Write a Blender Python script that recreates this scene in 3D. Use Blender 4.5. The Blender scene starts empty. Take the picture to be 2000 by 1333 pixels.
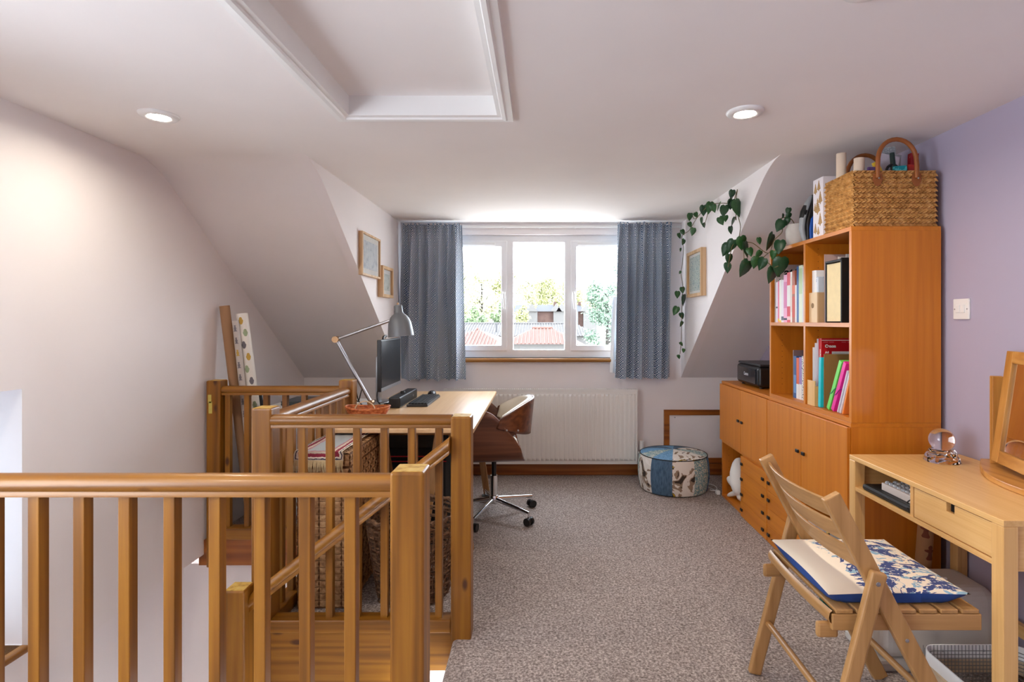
import bpy, bmesh, math, random
from mathutils import Vector, Matrix, Quaternion
PI = math.pi
sc = bpy.context.scene
COL = sc.collection

# ---------------------------------------------------------------- camera
cd = bpy.data.cameras.new('camera'); cam = bpy.data.objects.new('camera', cd); COL.objects.link(cam)
cam.location = (0, 0, 1.30); cam.rotation_euler = (PI/2, 0, 0)
cd.sensor_width = 36.0; cd.lens = 19.35; cd.shift_x = -0.027; cd.shift_y = -0.01975
cd.clip_start = 0.02; cd.clip_end = 500
sc.camera = cam
# ---------------------------------------------------------------- sky (bright overcast) and exposure
SKY = 5.0
w = bpy.data.worlds.new('overcast_sky'); sc.world = w; w.use_nodes = True
bg = w.node_tree.nodes['Background']; bg.inputs[0].default_value = (0.885, 0.955, 1.05, 1); bg.inputs[1].default_value = SKY
sc.view_settings.view_transform = 'Standard'; sc.view_settings.look = 'None'
sc.view_settings.exposure = 1.62; sc.view_settings.gamma = 1.0; sc.view_settings.use_curve_mapping = False
DOWNLIGHT = 140.0        # emission strength of the recessed ceiling lamps
sc.cycles.max_bounces = 12; sc.cycles.diffuse_bounces = 8; sc.cycles.transparent_max_bounces = 16
sc.cycles.sample_clamp_indirect = 6.0
sc.cycles.caustics_reflective = False; sc.cycles.caustics_refractive = False
def portal(name, loc, rot, sx, sy):          # guides daylight sampling through a window opening; emits nothing
    l = bpy.data.lights.new(name, 'AREA'); l.shape = 'RECTANGLE'; l.size = sx; l.size_y = sy
    l.cycles.is_portal = True
    o = bpy.data.objects.new(name, l); COL.objects.link(o); o.location = loc; o.rotation_euler = rot

# ---------------------------------------------------------------- mesh helpers
class MB:
    def __init__(s): s.v = []; s.f = []; s.uv = {}
    def add(s, vs, fs):
        n = len(s.v); s.v += [Vector(p) for p in vs]; s.f += [tuple(i+n for i in f) for f in fs]; return s
    def box(s, x0, x1, y0, y1, z0, z1):
        return s.add([(x0,y0,z0),(x1,y0,z0),(x1,y1,z0),(x0,y1,z0),(x0,y0,z1),(x1,y0,z1),(x1,y1,z1),(x0,y1,z1)],
                     [(0,3,2,1),(4,5,6,7),(0,1,5,4),(1,2,6,5),(2,3,7,6),(3,0,4,7)])
    def obox(s, c, ax, ay, az):              # centre and three half-axes
        c, ax, ay, az = map(Vector, (c, ax, ay, az))
        P = [c+ax*i+ay*j+az*k for k in (-1,1) for (i,j) in ((-1,-1),(1,-1),(1,1),(-1,1))]
        return s.add(P, [(0,3,2,1),(4,5,6,7),(0,1,5,4),(1,2,6,5),(2,3,7,6),(3,0,4,7)])
    def bar(s, p, q, wx, wy, up=(0,0,1)):    # rectangular bar, wy measured along up
        p, q = Vector(p), Vector(q); d = (q-p); u = Vector(up); x = d.cross(u).normalized(); u = x.cross(d).normalized()
        return s.obox((p+q)/2, d/2, x*wx/2, u*wy/2)
    def tube(s, pts, r, n=10, cap=True):
        pts = [Vector(p) for p in pts]; m = len(pts); R = r if isinstance(r, (list, tuple)) else [r]*m
        b = len(s.v); t0 = (pts[1]-pts[0]).normalized()
        a = t0.orthogonal().normalized()
        for i, p in enumerate(pts):
            t = (pts[min(i+1,m-1)]-pts[max(i-1,0)])
            t = t.normalized() if t.length > 1e-9 else t0
            a = (a-t*a.dot(t)); a = a.normalized() if a.length > 1e-6 else t.orthogonal().normalized()
            c = t.cross(a)
            for k in range(n):
                th = 2*PI*k/n; s.v.append(p+(a*math.cos(th)+c*math.sin(th))*R[i])
        for i in range(m-1):
            for k in range(n):
                s.f.append((b+i*n+k, b+i*n+(k+1)%n, b+(i+1)*n+(k+1)%n, b+(i+1)*n+k))
        if cap:
            s.f.append(tuple(b+k for k in reversed(range(n)))); s.f.append(tuple(b+(m-1)*n+k for k in range(n)))
        return s
    def lathe(s, prof, c=(0,0,0), n=24, M=None, sx=1, sy=1):
        b = len(s.v); c = Vector(c); M = M or Matrix.Identity(3); m = len(prof)
        for (r, z) in prof:
            for k in range(n):
                th = 2*PI*k/n; s.v.append(c+M@Vector((r*sx*math.cos(th), r*sy*math.sin(th), z)))
        for i in range(m-1):
            for k in range(n):
                s.f.append((b+i*n+k, b+i*n+(k+1)%n, b+(i+1)*n+(k+1)%n, b+(i+1)*n+k))
        if prof[0][0] > 1e-6: s.f.append(tuple(b+k for k in reversed(range(n))))
        if prof[-1][0] > 1e-6: s.f.append(tuple(b+(m-1)*n+k for k in range(n)))
        return s
    def prism(s, poly, fn, w0, w1):          # fn(u, v, w) -> point
        n = len(poly); b = len(s.v)
        for wv in (w0, w1):
            for (u, v) in poly: s.v.append(Vector(fn(u, v, wv)))
        s.f.append(tuple(b+i for i in reversed(range(n)))); s.f.append(tuple(b+n+i for i in range(n)))
        for i in range(n): s.f.append((b+i, b+(i+1)%n, b+n+(i+1)%n, b+n+i))
        return s
    def grid(s, fn, nu, nv, cu=False, uvfn=None):
        b = len(s.v); cols = nu if cu else nu+1
        for j in range(nv+1):
            for i in range(cols): s.v.append(Vector(fn(i/nu, j/nv)))
        for j in range(nv):
            for i in range(nu):
                q = (b+j*cols+i, b+j*cols+(i+1)%cols, b+(j+1)*cols+(i+1)%cols, b+(j+1)*cols+i)
                if uvfn: s.uv[len(s.f)] = [uvfn(i/nu,j/nv), uvfn((i+1)/nu,j/nv), uvfn((i+1)/nu,(j+1)/nv), uvfn(i/nu,(j+1)/nv)]
                s.f.append(q)
        return s
    def ball(s, c, r, nu=14, nv=9):
        r = Vector(r) if isinstance(r, (tuple, list)) else Vector((r,r,r)); c = Vector(c)
        return s.grid(lambda u, v: c+Vector((r.x*math.sin(PI*v)*math.cos(2*PI*u), r.y*math.sin(PI*v)*math.sin(2*PI*u), -r.z*math.cos(PI*v))), nu, nv, True)
    def xform(s, M):
        s.v = [M@p for p in s.v]; return s
def plate(mb, us, vs, keep, fn, w0, w1):     # a slab of grid cells with shared vertices; fn(u, v, w) -> point
    idx = {}
    def V(i, j, k):
        if (i,j,k) not in idx:
            idx[(i,j,k)] = len(mb.v); mb.v.append(Vector(fn(us[i], vs[j], (w0,w1)[k])))
        return idx[(i,j,k)]
    K = lambda i, j: 0 <= i < len(us)-1 and 0 <= j < len(vs)-1 and keep((us[i]+us[i+1])/2, (vs[j]+vs[j+1])/2)
    for i in range(len(us)-1):
        for j in range(len(vs)-1):
            if not K(i, j): continue
            mb.f.append((V(i,j,0),V(i,j+1,0),V(i+1,j+1,0),V(i+1,j,0))); mb.f.append((V(i,j,1),V(i+1,j,1),V(i+1,j+1,1),V(i,j+1,1)))
            for (di,dj,a,b) in ((-1,0,(i,j+1),(i,j)),(1,0,(i+1,j),(i+1,j+1)),(0,-1,(i,j),(i+1,j)),(0,1,(i+1,j+1),(i,j+1))):
                if not K(i+di, j+dj): mb.f.append((V(*a,0),V(*b,0),V(*b,1),V(*a,1)))
    return mb

def tag(o, label=None, cat=None, group=None, kind=None):
    if label: o['label'] = label
    if cat: o['category'] = cat
    if group: o['group'] = group
    if kind: o['kind'] = kind
    return o
def wloc(o):
    p = Vector((0,0,0))
    while o: p += o.location; o = o.parent
    return p
def obj(name, mb, m, parent=None, smooth=False, bevel=0.0, seg=2, label=None, cat=None, group=None, kind=None, solid=0, sub=0):
    vs = mb.v; lo = [min(p[i] for p in vs) for i in range(3)]; hi = [max(p[i] for p in vs) for i in range(3)]
    c = Vector(((lo[0]+hi[0])/2, (lo[1]+hi[1])/2, lo[2]))
    me = bpy.data.meshes.new(name); me.from_pydata([p-c for p in vs], [], mb.f)
    if mb.uv:
        L = me.uv_layers.new(name='UVMap')
        for p in me.polygons:
            if p.index in mb.uv:
                for li, q in zip(p.loop_indices, mb.uv[p.index]): L.data[li].uv = q
    b = bmesh.new(); b.from_mesh(me); bmesh.ops.recalc_face_normals(b, faces=b.faces); b.to_mesh(me); b.free()
    if smooth:
        me.polygons.foreach_set('use_smooth', [True]*len(me.polygons))
        me.set_sharp_from_angle(angle=math.radians(48))
    if m: me.materials.append(m)
    o = bpy.data.objects.new(name, me); COL.objects.link(o)
    o.location = c-(wloc(parent) if parent else Vector((0,0,0)))
    if parent: o.parent = parent
    if solid: md = o.modifiers.new('thickness', 'SOLIDIFY'); md.thickness = solid; md.offset = 0
    if bevel: md = o.modifiers.new('edge', 'BEVEL'); md.width = bevel; md.segments = seg; md.limit_method = 'ANGLE'; md.angle_limit = math.radians(40)
    if sub: md = o.modifiers.new('round', 'SUBSURF'); md.levels = sub; md.render_levels = sub
    return tag(o, label, cat, group, kind)
def thing(name, label, cat, loc=(0,0,0), group=None):
    o = bpy.data.objects.new(name, None); COL.objects.link(o); o.location = loc; o.empty_display_size = 0.05
    return tag(o, label, cat, group)
def bx(name, b, m, parent=None, **k): return obj(name, MB().box(*b), m, parent, **k)
def struct(name, mb, m, **k): return obj(name, mb, m, kind='structure', **k)
def again(o, loc, rot=None, parent=None):    # another piece sharing the mesh of o
    c = o.copy(); COL.objects.link(c); c.parent = parent if parent else o.parent; c.location = loc
    if rot is not None: c.rotation_euler = rot
    return c
def dup(root, loc, label=None, rotz=None):
    r = root.copy(); COL.objects.link(r); r.location = loc
    if rotz is not None: r.rotation_euler = (0,0,rotz)
    if label: r['label'] = label
    for ch in list(root.children):
        c = ch.copy(); COL.objects.link(c); c.parent = r
        for g in list(ch.children):
            d = g.copy(); COL.objects.link(d); d.parent = c
    return r
def spin(o, rx=0, ry=0, rz=0): o.rotation_euler = (math.radians(rx), math.radians(ry), math.radians(rz)); return o

def text(name, s, size, org, xd, ud, m, parent, bold=0.0):
    cu = bpy.data.curves.new(name, 'FONT'); cu.body = s; cu.size = size; cu.extrude = 0.0004; cu.offset = bold
    t = bpy.data.objects.new(name, cu); COL.objects.link(t)
    dg = bpy.context.evaluated_depsgraph_get(); me = bpy.data.meshes.new_from_object(t.evaluated_get(dg))
    bpy.data.objects.remove(t)
    xd, ud = Vector(xd).normalized(), Vector(ud).normalized(); nd = xd.cross(ud)
    mb = MB().add([Vector(org)+xd*v.co.x+ud*v.co.y+nd*v.co.z for v in me.vertices], [tuple(p.vertices) for p in me.polygons])
    bpy.data.meshes.remove(me)
    return obj(name, mb, m, parent)

# ---------------------------------------------------------------- materials
def lin(c): return tuple(((x/255)/12.92 if x/255 <= 0.04045 else ((x/255+0.055)/1.055)**2.4) for x in c)
MATS = {}
def node(nt, t, **k):
    n = nt.nodes.new(t)
    for a, v in k.items(): setattr(n, a, v)
    return n
def base(name):
    m = bpy.data.materials.new(name); m.use_nodes = True; MATS[name] = m
    return m, m.node_tree, m.node_tree.nodes['Principled BSDF']
def plain(name, c, rough=0.5, metal=0.0, coat=0.0, bump=0.0, bscale=200, vary=0.06, vscale=6.0, emit=0, spec=0.5, sheen=0):
    m, nt, p = base(name); c = lin(c)
    if vary:
        tc = node(nt, 'ShaderNodeTexCoord'); nz = node(nt, 'ShaderNodeTexNoise'); nz.inputs['Scale'].default_value = vscale; nz.inputs['Detail'].default_value = 5
        nt.links.new(tc.outputs['Object'], nz.inputs['Vector'])
        r = node(nt, 'ShaderNodeValToRGB'); r.color_ramp.elements[0].position = 0.3; r.color_ramp.elements[1].position = 0.7
        r.color_ramp.elements[0].color = (*[x*(1-vary) for x in c], 1); r.color_ramp.elements[1].color = (*[min(1, x*(1+vary)) for x in c], 1)
        nt.links.new(nz.outputs['Fac'], r.inputs['Fac']); nt.links.new(r.outputs['Color'], p.inputs['Base Color'])
    else: p.inputs['Base Color'].default_value = (*c, 1)
    p.inputs['Roughness'].default_value = rough; p.inputs['Metallic'].default_value = metal; p.inputs['Coat Weight'].default_value = coat
    p.inputs['Specular IOR Level'].default_value = spec
    if sheen: p.inputs['Sheen Weight'].default_value = sheen
    if bump:
        tc = node(nt, 'ShaderNodeTexCoord'); nz = node(nt, 'ShaderNodeTexNoise'); nz.inputs['Scale'].default_value = bscale; nz.inputs['Detail'].default_value = 3
        nt.links.new(tc.outputs['Object'], nz.inputs['Vector'])
        b = node(nt, 'ShaderNodeBump'); b.inputs['Strength'].default_value = bump; b.inputs['Distance'].default_value = 0.002
        nt.links.new(nz.outputs['Fac'], b.inputs['Height']); nt.links.new(b.outputs['Normal'], p.inputs['Normal'])
    if emit: p.inputs['Emission Color'].default_value = (*c, 1); p.inputs['Emission Strength'].default_value = emit
    return m
def wood(name, dark, mid, light, axis='z', rough=0.38, coat=0.25, fine=70.0, stretch=0.035, rings=0.5, knots=0):
    m, nt, p = base(name); L = nt.links.new
    tc = node(nt, 'ShaderNodeTexCoord'); oi = node(nt, 'ShaderNodeObjectInfo')
    off = node(nt, 'ShaderNodeVectorMath', operation='SCALE'); off.inputs[0].default_value = (13.1, 7.7, 9.3); L(oi.outputs['Random'], off.inputs['Scale'])
    ad = node(nt, 'ShaderNodeVectorMath', operation='ADD'); L(tc.outputs['Object'], ad.inputs[0]); L(off.outputs[0], ad.inputs[1])
    mp = node(nt, 'ShaderNodeMapping'); sv = [1, 1, 1]; sv['xyz'.index(axis)] = stretch; mp.inputs['Scale'].default_value = sv
    L(ad.outputs[0], mp.inputs['Vector'])
    n1 = node(nt, 'ShaderNodeTexNoise'); n1.inputs['Scale'].default_value = fine; n1.inputs['Detail'].default_value = 6; n1.inputs['Roughness'].default_value = 0.6
    L(mp.outputs[0], n1.inputs['Vector'])
    n2 = node(nt, 'ShaderNodeTexNoise'); n2.inputs['Scale'].default_value = 9; n2.inputs['Detail'].default_value = 2; L(mp.outputs[0], n2.inputs['Vector'])
    wv = node(nt, 'ShaderNodeMath', operation='MULTIPLY'); wv.inputs[1].default_value = 34; L(n2.outputs['Fac'], wv.inputs[0])
    sn = node(nt, 'ShaderNodeMath', operation='SINE'); L(wv.outputs[0], sn.inputs[0])
    mr = node(nt, 'ShaderNodeMapRange'); mr.inputs[1].default_value = -1; mr.inputs[2].default_value = 1; L(sn.outputs[0], mr.inputs[0])
    mx = node(nt, 'ShaderNodeMix', data_type='FLOAT'); mx.inputs[0].default_value = rings; L(n1.outputs['Fac'], mx.inputs[2]); L(mr.outputs[0], mx.inputs[3])
    r = node(nt, 'ShaderNodeValToRGB'); e = r.color_ramp.elements; e[0].position = 0.18; e[1].position = 0.85
    e[0].color = (*lin(dark), 1); e[1].color = (*lin(light), 1); x = e.new(0.5); x.color = (*lin(mid), 1)
    L(mx.outputs[0], r.inputs['Fac']); out = r.outputs['Color']
    if knots:
        mk = node(nt, 'ShaderNodeMapping'); kv = [1, 1, 1]; kv['xyz'.index(axis)] = 0.45; mk.inputs['Scale'].default_value = kv; L(ad.outputs[0], mk.inputs['Vector'])
        vo = node(nt, 'ShaderNodeTexVoronoi'); vo.inputs['Scale'].default_value = 6.5; L(mk.outputs[0], vo.inputs['Vector'])
        kr = node(nt, 'ShaderNodeValToRGB'); kr.color_ramp.elements[0].position = 0.045; kr.color_ramp.elements[0].color = (1,1,1,1); kr.color_ramp.elements[1].position = 0.10; kr.color_ramp.elements[1].color = (0,0,0,1)
        L(vo.outputs['Distance'], kr.inputs['Fac'])
        mc = node(nt, 'ShaderNodeMix', data_type='RGBA'); L(kr.outputs['Color'], mc.inputs[0]); L(out, mc.inputs[6]); mc.inputs[7].default_value = (*lin((78,38,12)), 1); out = mc.outputs[2]
    L(out, p.inputs['Base Color']); p.inputs['Roughness'].default_value = rough; p.inputs['Coat Weight'].default_value = coat; p.inputs['Coat Roughness'].default_value = 0.15
    bp = node(nt, 'ShaderNodeBump'); bp.inputs['Strength'].default_value = 0.12; bp.inputs['Distance'].default_value = 0.001; L(n1.outputs['Fac'], bp.inputs['Height']); L(bp.outputs[0], p.inputs['Normal'])
    return m
def ramp_mat(name, stops, scale, coord='Object', detail=3, rough=0.7, stretch=(1,1,1), kind='noise', constant=True, bump=0, dist=0.0):
    m, nt, p = base(name); L = nt.links.new
    tc = node(nt, 'ShaderNodeTexCoord'); mp = node(nt, 'ShaderNodeMapping'); mp.inputs['Scale'].default_value = stretch; L(tc.outputs[coord], mp.inputs['Vector'])
    if kind == 'noise':
        t = node(nt, 'ShaderNodeTexNoise'); t.inputs['Scale'].default_value = scale; t.inputs['Detail'].default_value = detail; t.inputs['Distortion'].default_value = dist; f = t.outputs['Fac']
    else:
        t = node(nt, 'ShaderNodeTexVoronoi'); t.inputs['Scale'].default_value = scale; f = t.outputs['Distance']
    L(mp.outputs[0], t.inputs['Vector'])
    r = node(nt, 'ShaderNodeValToRGB'); r.color_ramp.interpolation = 'CONSTANT' if constant else 'LINEAR'
    e = r.color_ramp.elements
    while len(e) < len(stops): e.new(0.5)
    for i, (pos, c) in enumerate(stops): e[i].position = pos; e[i].color = (*lin(c), 1)
    L(f, r.inputs['Fac']); L(r.outputs['Color'], p.inputs['Base Color']); p.inputs['Roughness'].default_value = rough
    if bump:
        b = node(nt, 'ShaderNodeBump'); b.inputs['Strength'].default_value = bump; b.inputs['Distance'].default_value = 0.004; L(f, b.inputs['Height']); L(b.outputs[0], p.inputs['Normal'])
    return m

M = MATS
plain('wall_paint', (240,235,234), 0.85, bump=0.04, bscale=90, vary=0.015, vscale=2)
plain('ceiling_paint', (238,234,232), 0.9, bump=0.05, bscale=60, vary=0.02, vscale=2)
plain('lilac_paint', (176,168,188), 0.85, bump=0.04, bscale=90, vary=0.015, vscale=2)
plain('white_gloss', (238,238,236), 0.35, vary=0.01)
plain('upvc', (240,241,242), 0.25, vary=0.0)
plain('rad_white', (236,236,232), 0.35, vary=0.0)
PINE = ((106,64,10), (138,87,18), (162,109,30))
for a in 'xyz': wood('pine_'+a, *PINE, axis=a, rough=0.42, coat=0.16, rings=0.36, knots=1)
for a in 'xyz': wood('dark_pine_'+a, (120,62,16), (150,84,26), (172,102,38), axis=a, rough=0.4, coat=0.3)
for a in 'xyz': wood('beech_'+a, (182,102,16), (196,116,24), (207,128,34), axis=a, rough=0.45, coat=0.05, fine=60, rings=0.22)
for a in 'xyz': wood('beech_in_'+a, (172,96,16), (187,109,24), (198,121,34), axis=a, rough=0.45, coat=0.1, fine=60, rings=0.2)
for a in 'xyz': wood('bamboo_'+a, (206,153,88), (222,176,111), (232,191,130), axis=a, rough=0.42, coat=0.15, fine=130, stretch=0.02, rings=0.12)
for a in 'xyz': wood('chair_wood_'+a, (150,108,60), (174,130,78), (192,148,96), axis=a, rough=0.45, coat=0.15, fine=80, rings=0.2)
for a in 'xyz': wood('oak_'+a, (168,110,46), (194,136,64), (209,154,84), axis=a, rough=0.45, coat=0.2, fine=70, rings=0.4)
wood('table_top', (214,172,122), (226,188,142), (234,200,156), axis='y', rough=0.35, coat=0.3, fine=50, rings=0.15)
wood('walnut', (74,38,22), (106,60,35), (132,80,49), axis='x', rough=0.35, coat=0.3, fine=60, rings=0.35)
wood('frame_oak', (196,158,112), (212,176,132), (222,190,150), axis='z', rough=0.5, coat=0.1)
plain('black_plastic', (22,22,24), 0.35, vary=0.0)
plain('black_satin', (14,14,15), 0.55, vary=0.0)
plain('chrome', (225,226,228), 0.12, metal=1.0, vary=0)
plain('brushed_steel', (176,178,182), 0.32, metal=1.0, vary=0)
plain('lamp_grey', (116,120,124), 0.38, metal=0.25, vary=0.0)
plain('cream_leather', (226,218,200), 0.5, bump=0.1, bscale=400, vary=0.02)
plain('white_plastic', (236,236,234), 0.4, vary=0.0)
plain('paper_white', (238,236,230), 0.8, vary=0.01)
plain('paper_cream', (232,212,166), 0.85, vary=0.04, vscale=40)
plain('kraft', (168,124,84), 0.85, vary=0.05)
plain('fringe', (196,172,130), 0.95, vary=0.12, vscale=200)
plain('leather_tan', (150,86,36), 0.5, bump=0.1, bscale=300, vary=0.08, vscale=20)
plain('leaf_green', (46,92,44), 0.42, vary=0.28, vscale=14, coat=0.1)
plain('leaf_dark', (34,72,42), 0.42, vary=0.25, vscale=14, coat=0.1)
plain('stem_green', (104,92,56), 0.7, vary=0.2)
plain('pot_grey', (206,200,192), 0.85, bump=0.2, bscale=120, vary=0.05, vscale=20)
plain('bin_white', (206,202,194), 0.5, vary=0.01)
plain('tray_birch', (206,182,150), 0.6, vary=0.05, vscale=30)
plain('hole_dark', (60,34,14), 0.9, vary=0)
plain('pure_black', (6,6,6), 0.9, vary=0)
ramp_mat('willow', [(0.3,(58,38,26)), (0.5,(104,72,48)), (0.7,(134,98,68))], 60, constant=False, rough=0.75)
ramp_mat('rush', [(0.3,(138,98,60)), (0.5,(172,128,84)), (0.7,(198,158,112))], 45, constant=False, rough=0.75)
ramp_mat('seagrass', [(0.3,(160,112,56)), (0.5,(196,146,80)), (0.7,(214,170,108))], 50, constant=False, rough=0.8)
# carpet: speckled grey-beige loop pile
m, nt, p = base('carpet'); L = nt.links.new
tc = node(nt, 'ShaderNodeTexCoord'); n1 = node(nt, 'ShaderNodeTexNoise'); n1.inputs['Scale'].default_value = 105; n1.inputs['Detail'].default_value = 4; n1.inputs['Roughness'].default_value = 0.75
n2 = node(nt, 'ShaderNodeTexNoise'); n2.inputs['Scale'].default_value = 2.2; n2.inputs['Detail'].default_value = 2
L(tc.outputs['Object'], n1.inputs['Vector']); L(tc.outputs['Object'], n2.inputs['Vector'])
r = node(nt, 'ShaderNodeValToRGB'); e = r.color_ramp.elements; e[0].position = 0.34; e[0].color = (*lin((104,94,90)),1); e[1].position = 0.66; e[1].color = (*lin((214,202,196)),1)
x = e.new(0.5); x.color = (*lin((158,146,140)),1)
L(n1.outputs['Fac'], r.inputs['Fac'])
hs = node(nt, 'ShaderNodeHueSaturation'); mr = node(nt, 'ShaderNodeMapRange'); mr.inputs[3].default_value = 0.9; mr.inputs[4].default_value = 1.1
L(n2.outputs['Fac'], mr.inputs[0]); L(mr.outputs[0], hs.inputs['Value']); L(r.outputs['Color'], hs.inputs['Color']); L(hs.outputs[0], p.inputs['Base Color'])
p.inputs['Roughness'].default_value = 1.0; p.inputs['Specular IOR Level'].default_value = 0.1
bp = node(nt, 'ShaderNodeBump'); bp.inputs['Strength'].default_value = 0.9; bp.inputs['Distance'].default_value = 0.006; L(n1.outputs['Fac'], bp.inputs['Height']); L(bp.outputs[0], p.inputs['Normal'])
# clear window glass: thin, mostly see-through with a faint reflection
def clear(name, tint=(1,1,1), refl=0.05, rough=0.0):
    m = bpy.data.materials.new(name); m.use_nodes = True; nt = m.node_tree; MATS[name] = m
    nt.nodes.remove(nt.nodes['Principled BSDF']); L = nt.links.new
    t = node(nt, 'ShaderNodeBsdfTransparent'); t.inputs[0].default_value = (*tint, 1); g = node(nt, 'ShaderNodeBsdfGlossy'); g.inputs['Roughness'].default_value = rough
    mx = node(nt, 'ShaderNodeMixShader'); mx.inputs[0].default_value = refl
    L(t.outputs[0], mx.inputs[1]); L(g.outputs[0], mx.inputs[2]); L(mx.outputs[0], nt.nodes['Material Output'].inputs[0])
    return m
clear('window_glass', (0.985, 0.99, 0.99), 0.03)
clear('dimming_glass', (0.42,0.44,0.46), 0.05)  # grey tint added to cut the daylight on the stair window reveal
clear('picture_glass', (0.97,0.97,0.97), 0.07)
m, nt, p = base('crystal'); p.inputs['Transmission Weight'].default_value = 1.0; p.inputs['Roughness'].default_value = 0.01; p.inputs['IOR'].default_value = 1.5; p.inputs['Base Color'].default_value = (0.98,0.97,0.97,1)
m, nt, p = base('mirror_glass'); p.inputs['Metallic'].default_value = 1.0; p.inputs['Roughness'].default_value = 0.01; p.inputs['Base Color'].default_value = (0.93,0.94,0.94,1)
m, nt, p = base('lamp_glow'); p.inputs['Emission Color'].default_value = (1.0, 0.89, 0.74, 1); p.inputs['Emission Strength'].default_value = DOWNLIGHT
# curtain print: nested diamonds on cloth coordinates in metres
m, nt, p = base('curtain_print'); L = nt.links.new
uv = node(nt, 'ShaderNodeUVMap'); sp = node(nt, 'ShaderNodeSeparateXYZ'); L(uv.outputs[0], sp.inputs[0])
def mth(op, a, b=None):
    n = node(nt, 'ShaderNodeMath', operation=op)
    for i, q in enumerate((a, b)):
        if q is None: continue
        if isinstance(q, (int, float)): n.inputs[i].default_value = q
        else: L(q, n.inputs[i])
    return n.outputs[0]
fa = mth('ABSOLUTE', mth('SUBTRACT', mth('FRACT', mth('DIVIDE', sp.outputs[0], 0.064)), 0.5))
fb = mth('ABSOLUTE', mth('SUBTRACT', mth('FRACT', mth('DIVIDE', sp.outputs[1], 0.056)), 0.5))
d = mth('ADD', fa, fb); mm = mth('MINIMUM', d, mth('SUBTRACT', 1.0, d))
r = node(nt, 'ShaderNodeValToRGB'); r.color_ramp.interpolation = 'CONSTANT'; e = r.color_ramp.elements
NAVY, PALE = (56,94,132), (230,237,242)
for i, (pos, c) in enumerate([(0.0,PALE),(0.07,NAVY),(0.17,PALE),(0.275,NAVY),(0.43,PALE)]):
    if i > 1: e.new(0.5+i*0.05)
    e[i].position = pos; e[i].color = (*lin(c), 1)
L(mm, r.inputs['Fac']); L(r.outputs['Color'], p.inputs['Base Color']); p.inputs['Roughness'].default_value = 0.85
# ================================================================ THE ROOM
XL, XR, YB, YN, ZC = -1.99, 1.77, 4.65, -1.60, 2.125        # left, right, far, near walls; ceiling
DL, DR = -1.164, 1.194                                       # dormer cheeks
YS, ZK = 2.85, 0.82                                          # where the slope starts, top of the knee wall
xyz = lambda u, v, w: (u, v, w); xzy = lambda u, v, w: (u, w, v); yzx = lambda u, v, w: (w, u, v)
# floor with the stairwell cut out of it
def floor_keep(x, y):
    if x < -0.356 and 1.40 < y < 2.285: return False
    if x < -1.146 and 1.40 < y < 3.29: return False
    return True
struct('floor', plate(MB(), [XL,-1.146,-0.356,XR], [YN,1.40,2.285,3.29,YB], floor_keep, xyz, -0.16, 0.0), M['carpet'], bevel=0.02, seg=3)
# ceiling with the loft-hatch opening
HX0, HX1, HY0, HY1 = -0.760, -0.165, 1.20, 2.185
struct('ceiling', plate(MB(), [XL-0.1,DL,HX0,HX1,DR,XR+0.1], [YN,HY0,HY1,2.72,YB], lambda x, y: not (HX0 < x < HX1 and HY0 < y < HY1) and (y < 2.72 or DL < x < DR), xyz, ZC, ZC+0.1), M['ceiling_paint'])
prof = [((1-t)**2*2.72+2*t*(1-t)*YS+t*t*3.00, (1-t)**2*ZC+2*t*(1-t)*ZC+t*t*(ZC-(3.00-YS)*(ZC-ZK)/(YB-YS))) for t in [i/10 for i in range(11)]] + [(YB+0.05, ZK-0.05*(ZC-ZK)/(YB-YS))]
poly = prof + [(YB+0.1, ZK+0.15), (3.05, ZC+0.1), (2.72, ZC+0.1)]
struct('ceiling_slope_left', MB().prism(poly, yzx, XL-0.1, DL-0.058), M['ceiling_paint'], smooth=True)
struct('ceiling_slope_right', MB().prism(poly, yzx, DR+0.058, XR+0.1), M['ceiling_paint'], smooth=True)
cheek = [(2.72,ZC+0.05), (YB+0.05,ZC+0.05)] + list(reversed(prof))
struct('wall_dormer_left', MB().prism(cheek, yzx, DL-0.06, DL), M['wall_paint'])
struct('wall_dormer_right', MB().prism(cheek, yzx, DR, DR+0.06), M['wall_paint'])
# far wall with the window opening
WX0, WX1, WZ0, WZ1 = -0.885, 0.875, 0.984, 2.03
struct('wall_back', plate(MB(), [XL-0.1,DL-0.06,WX0,WX1,DR+0.06,XR+0.1], [-0.3,WZ0,WZ1,ZC+0.08], lambda x, z: not (WX0 < x < WX1 and WZ0 < z < WZ1) and (DL-0.06 < x < DR+0.06 or z < 1.0), xzy, YB, YB+0.24), M['wall_paint'])
# left wall: upper part overhangs the stairwell wall a little; low window beside the stairs
LW = (1.10, 2.116, 0.054, 1.038)
LFILL = (-0.60, 0.95, 0.68, 2.00)          # opening of an added unseen window, giving fill light from the left
struct('wall_left', plate(MB(), [YN,LFILL[0],LFILL[1],LW[0],LW[1],YB+0.1], [-0.085,LW[2],LFILL[2],LW[3],LFILL[3],ZC+0.05], lambda y, z: not (LW[0] < y < LW[1] and LW[2] < z < LW[3]) and not (LFILL[0] < y < LFILL[1] and LFILL[2] < z < LFILL[3]), yzx, XL-0.30, XL), M['wall_paint'])
struct('wall_right', MB().box(XR, XR+0.1, YN, YB+0.1, -0.1, ZC+0.05), M['lilac_paint'])
# near wall, behind the viewpoint
struct('wall_near', MB().box(XL-0.1, XR+0.1, YN-0.15, YN, -0.1, ZC+0.05), M['lilac_paint'])
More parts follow.
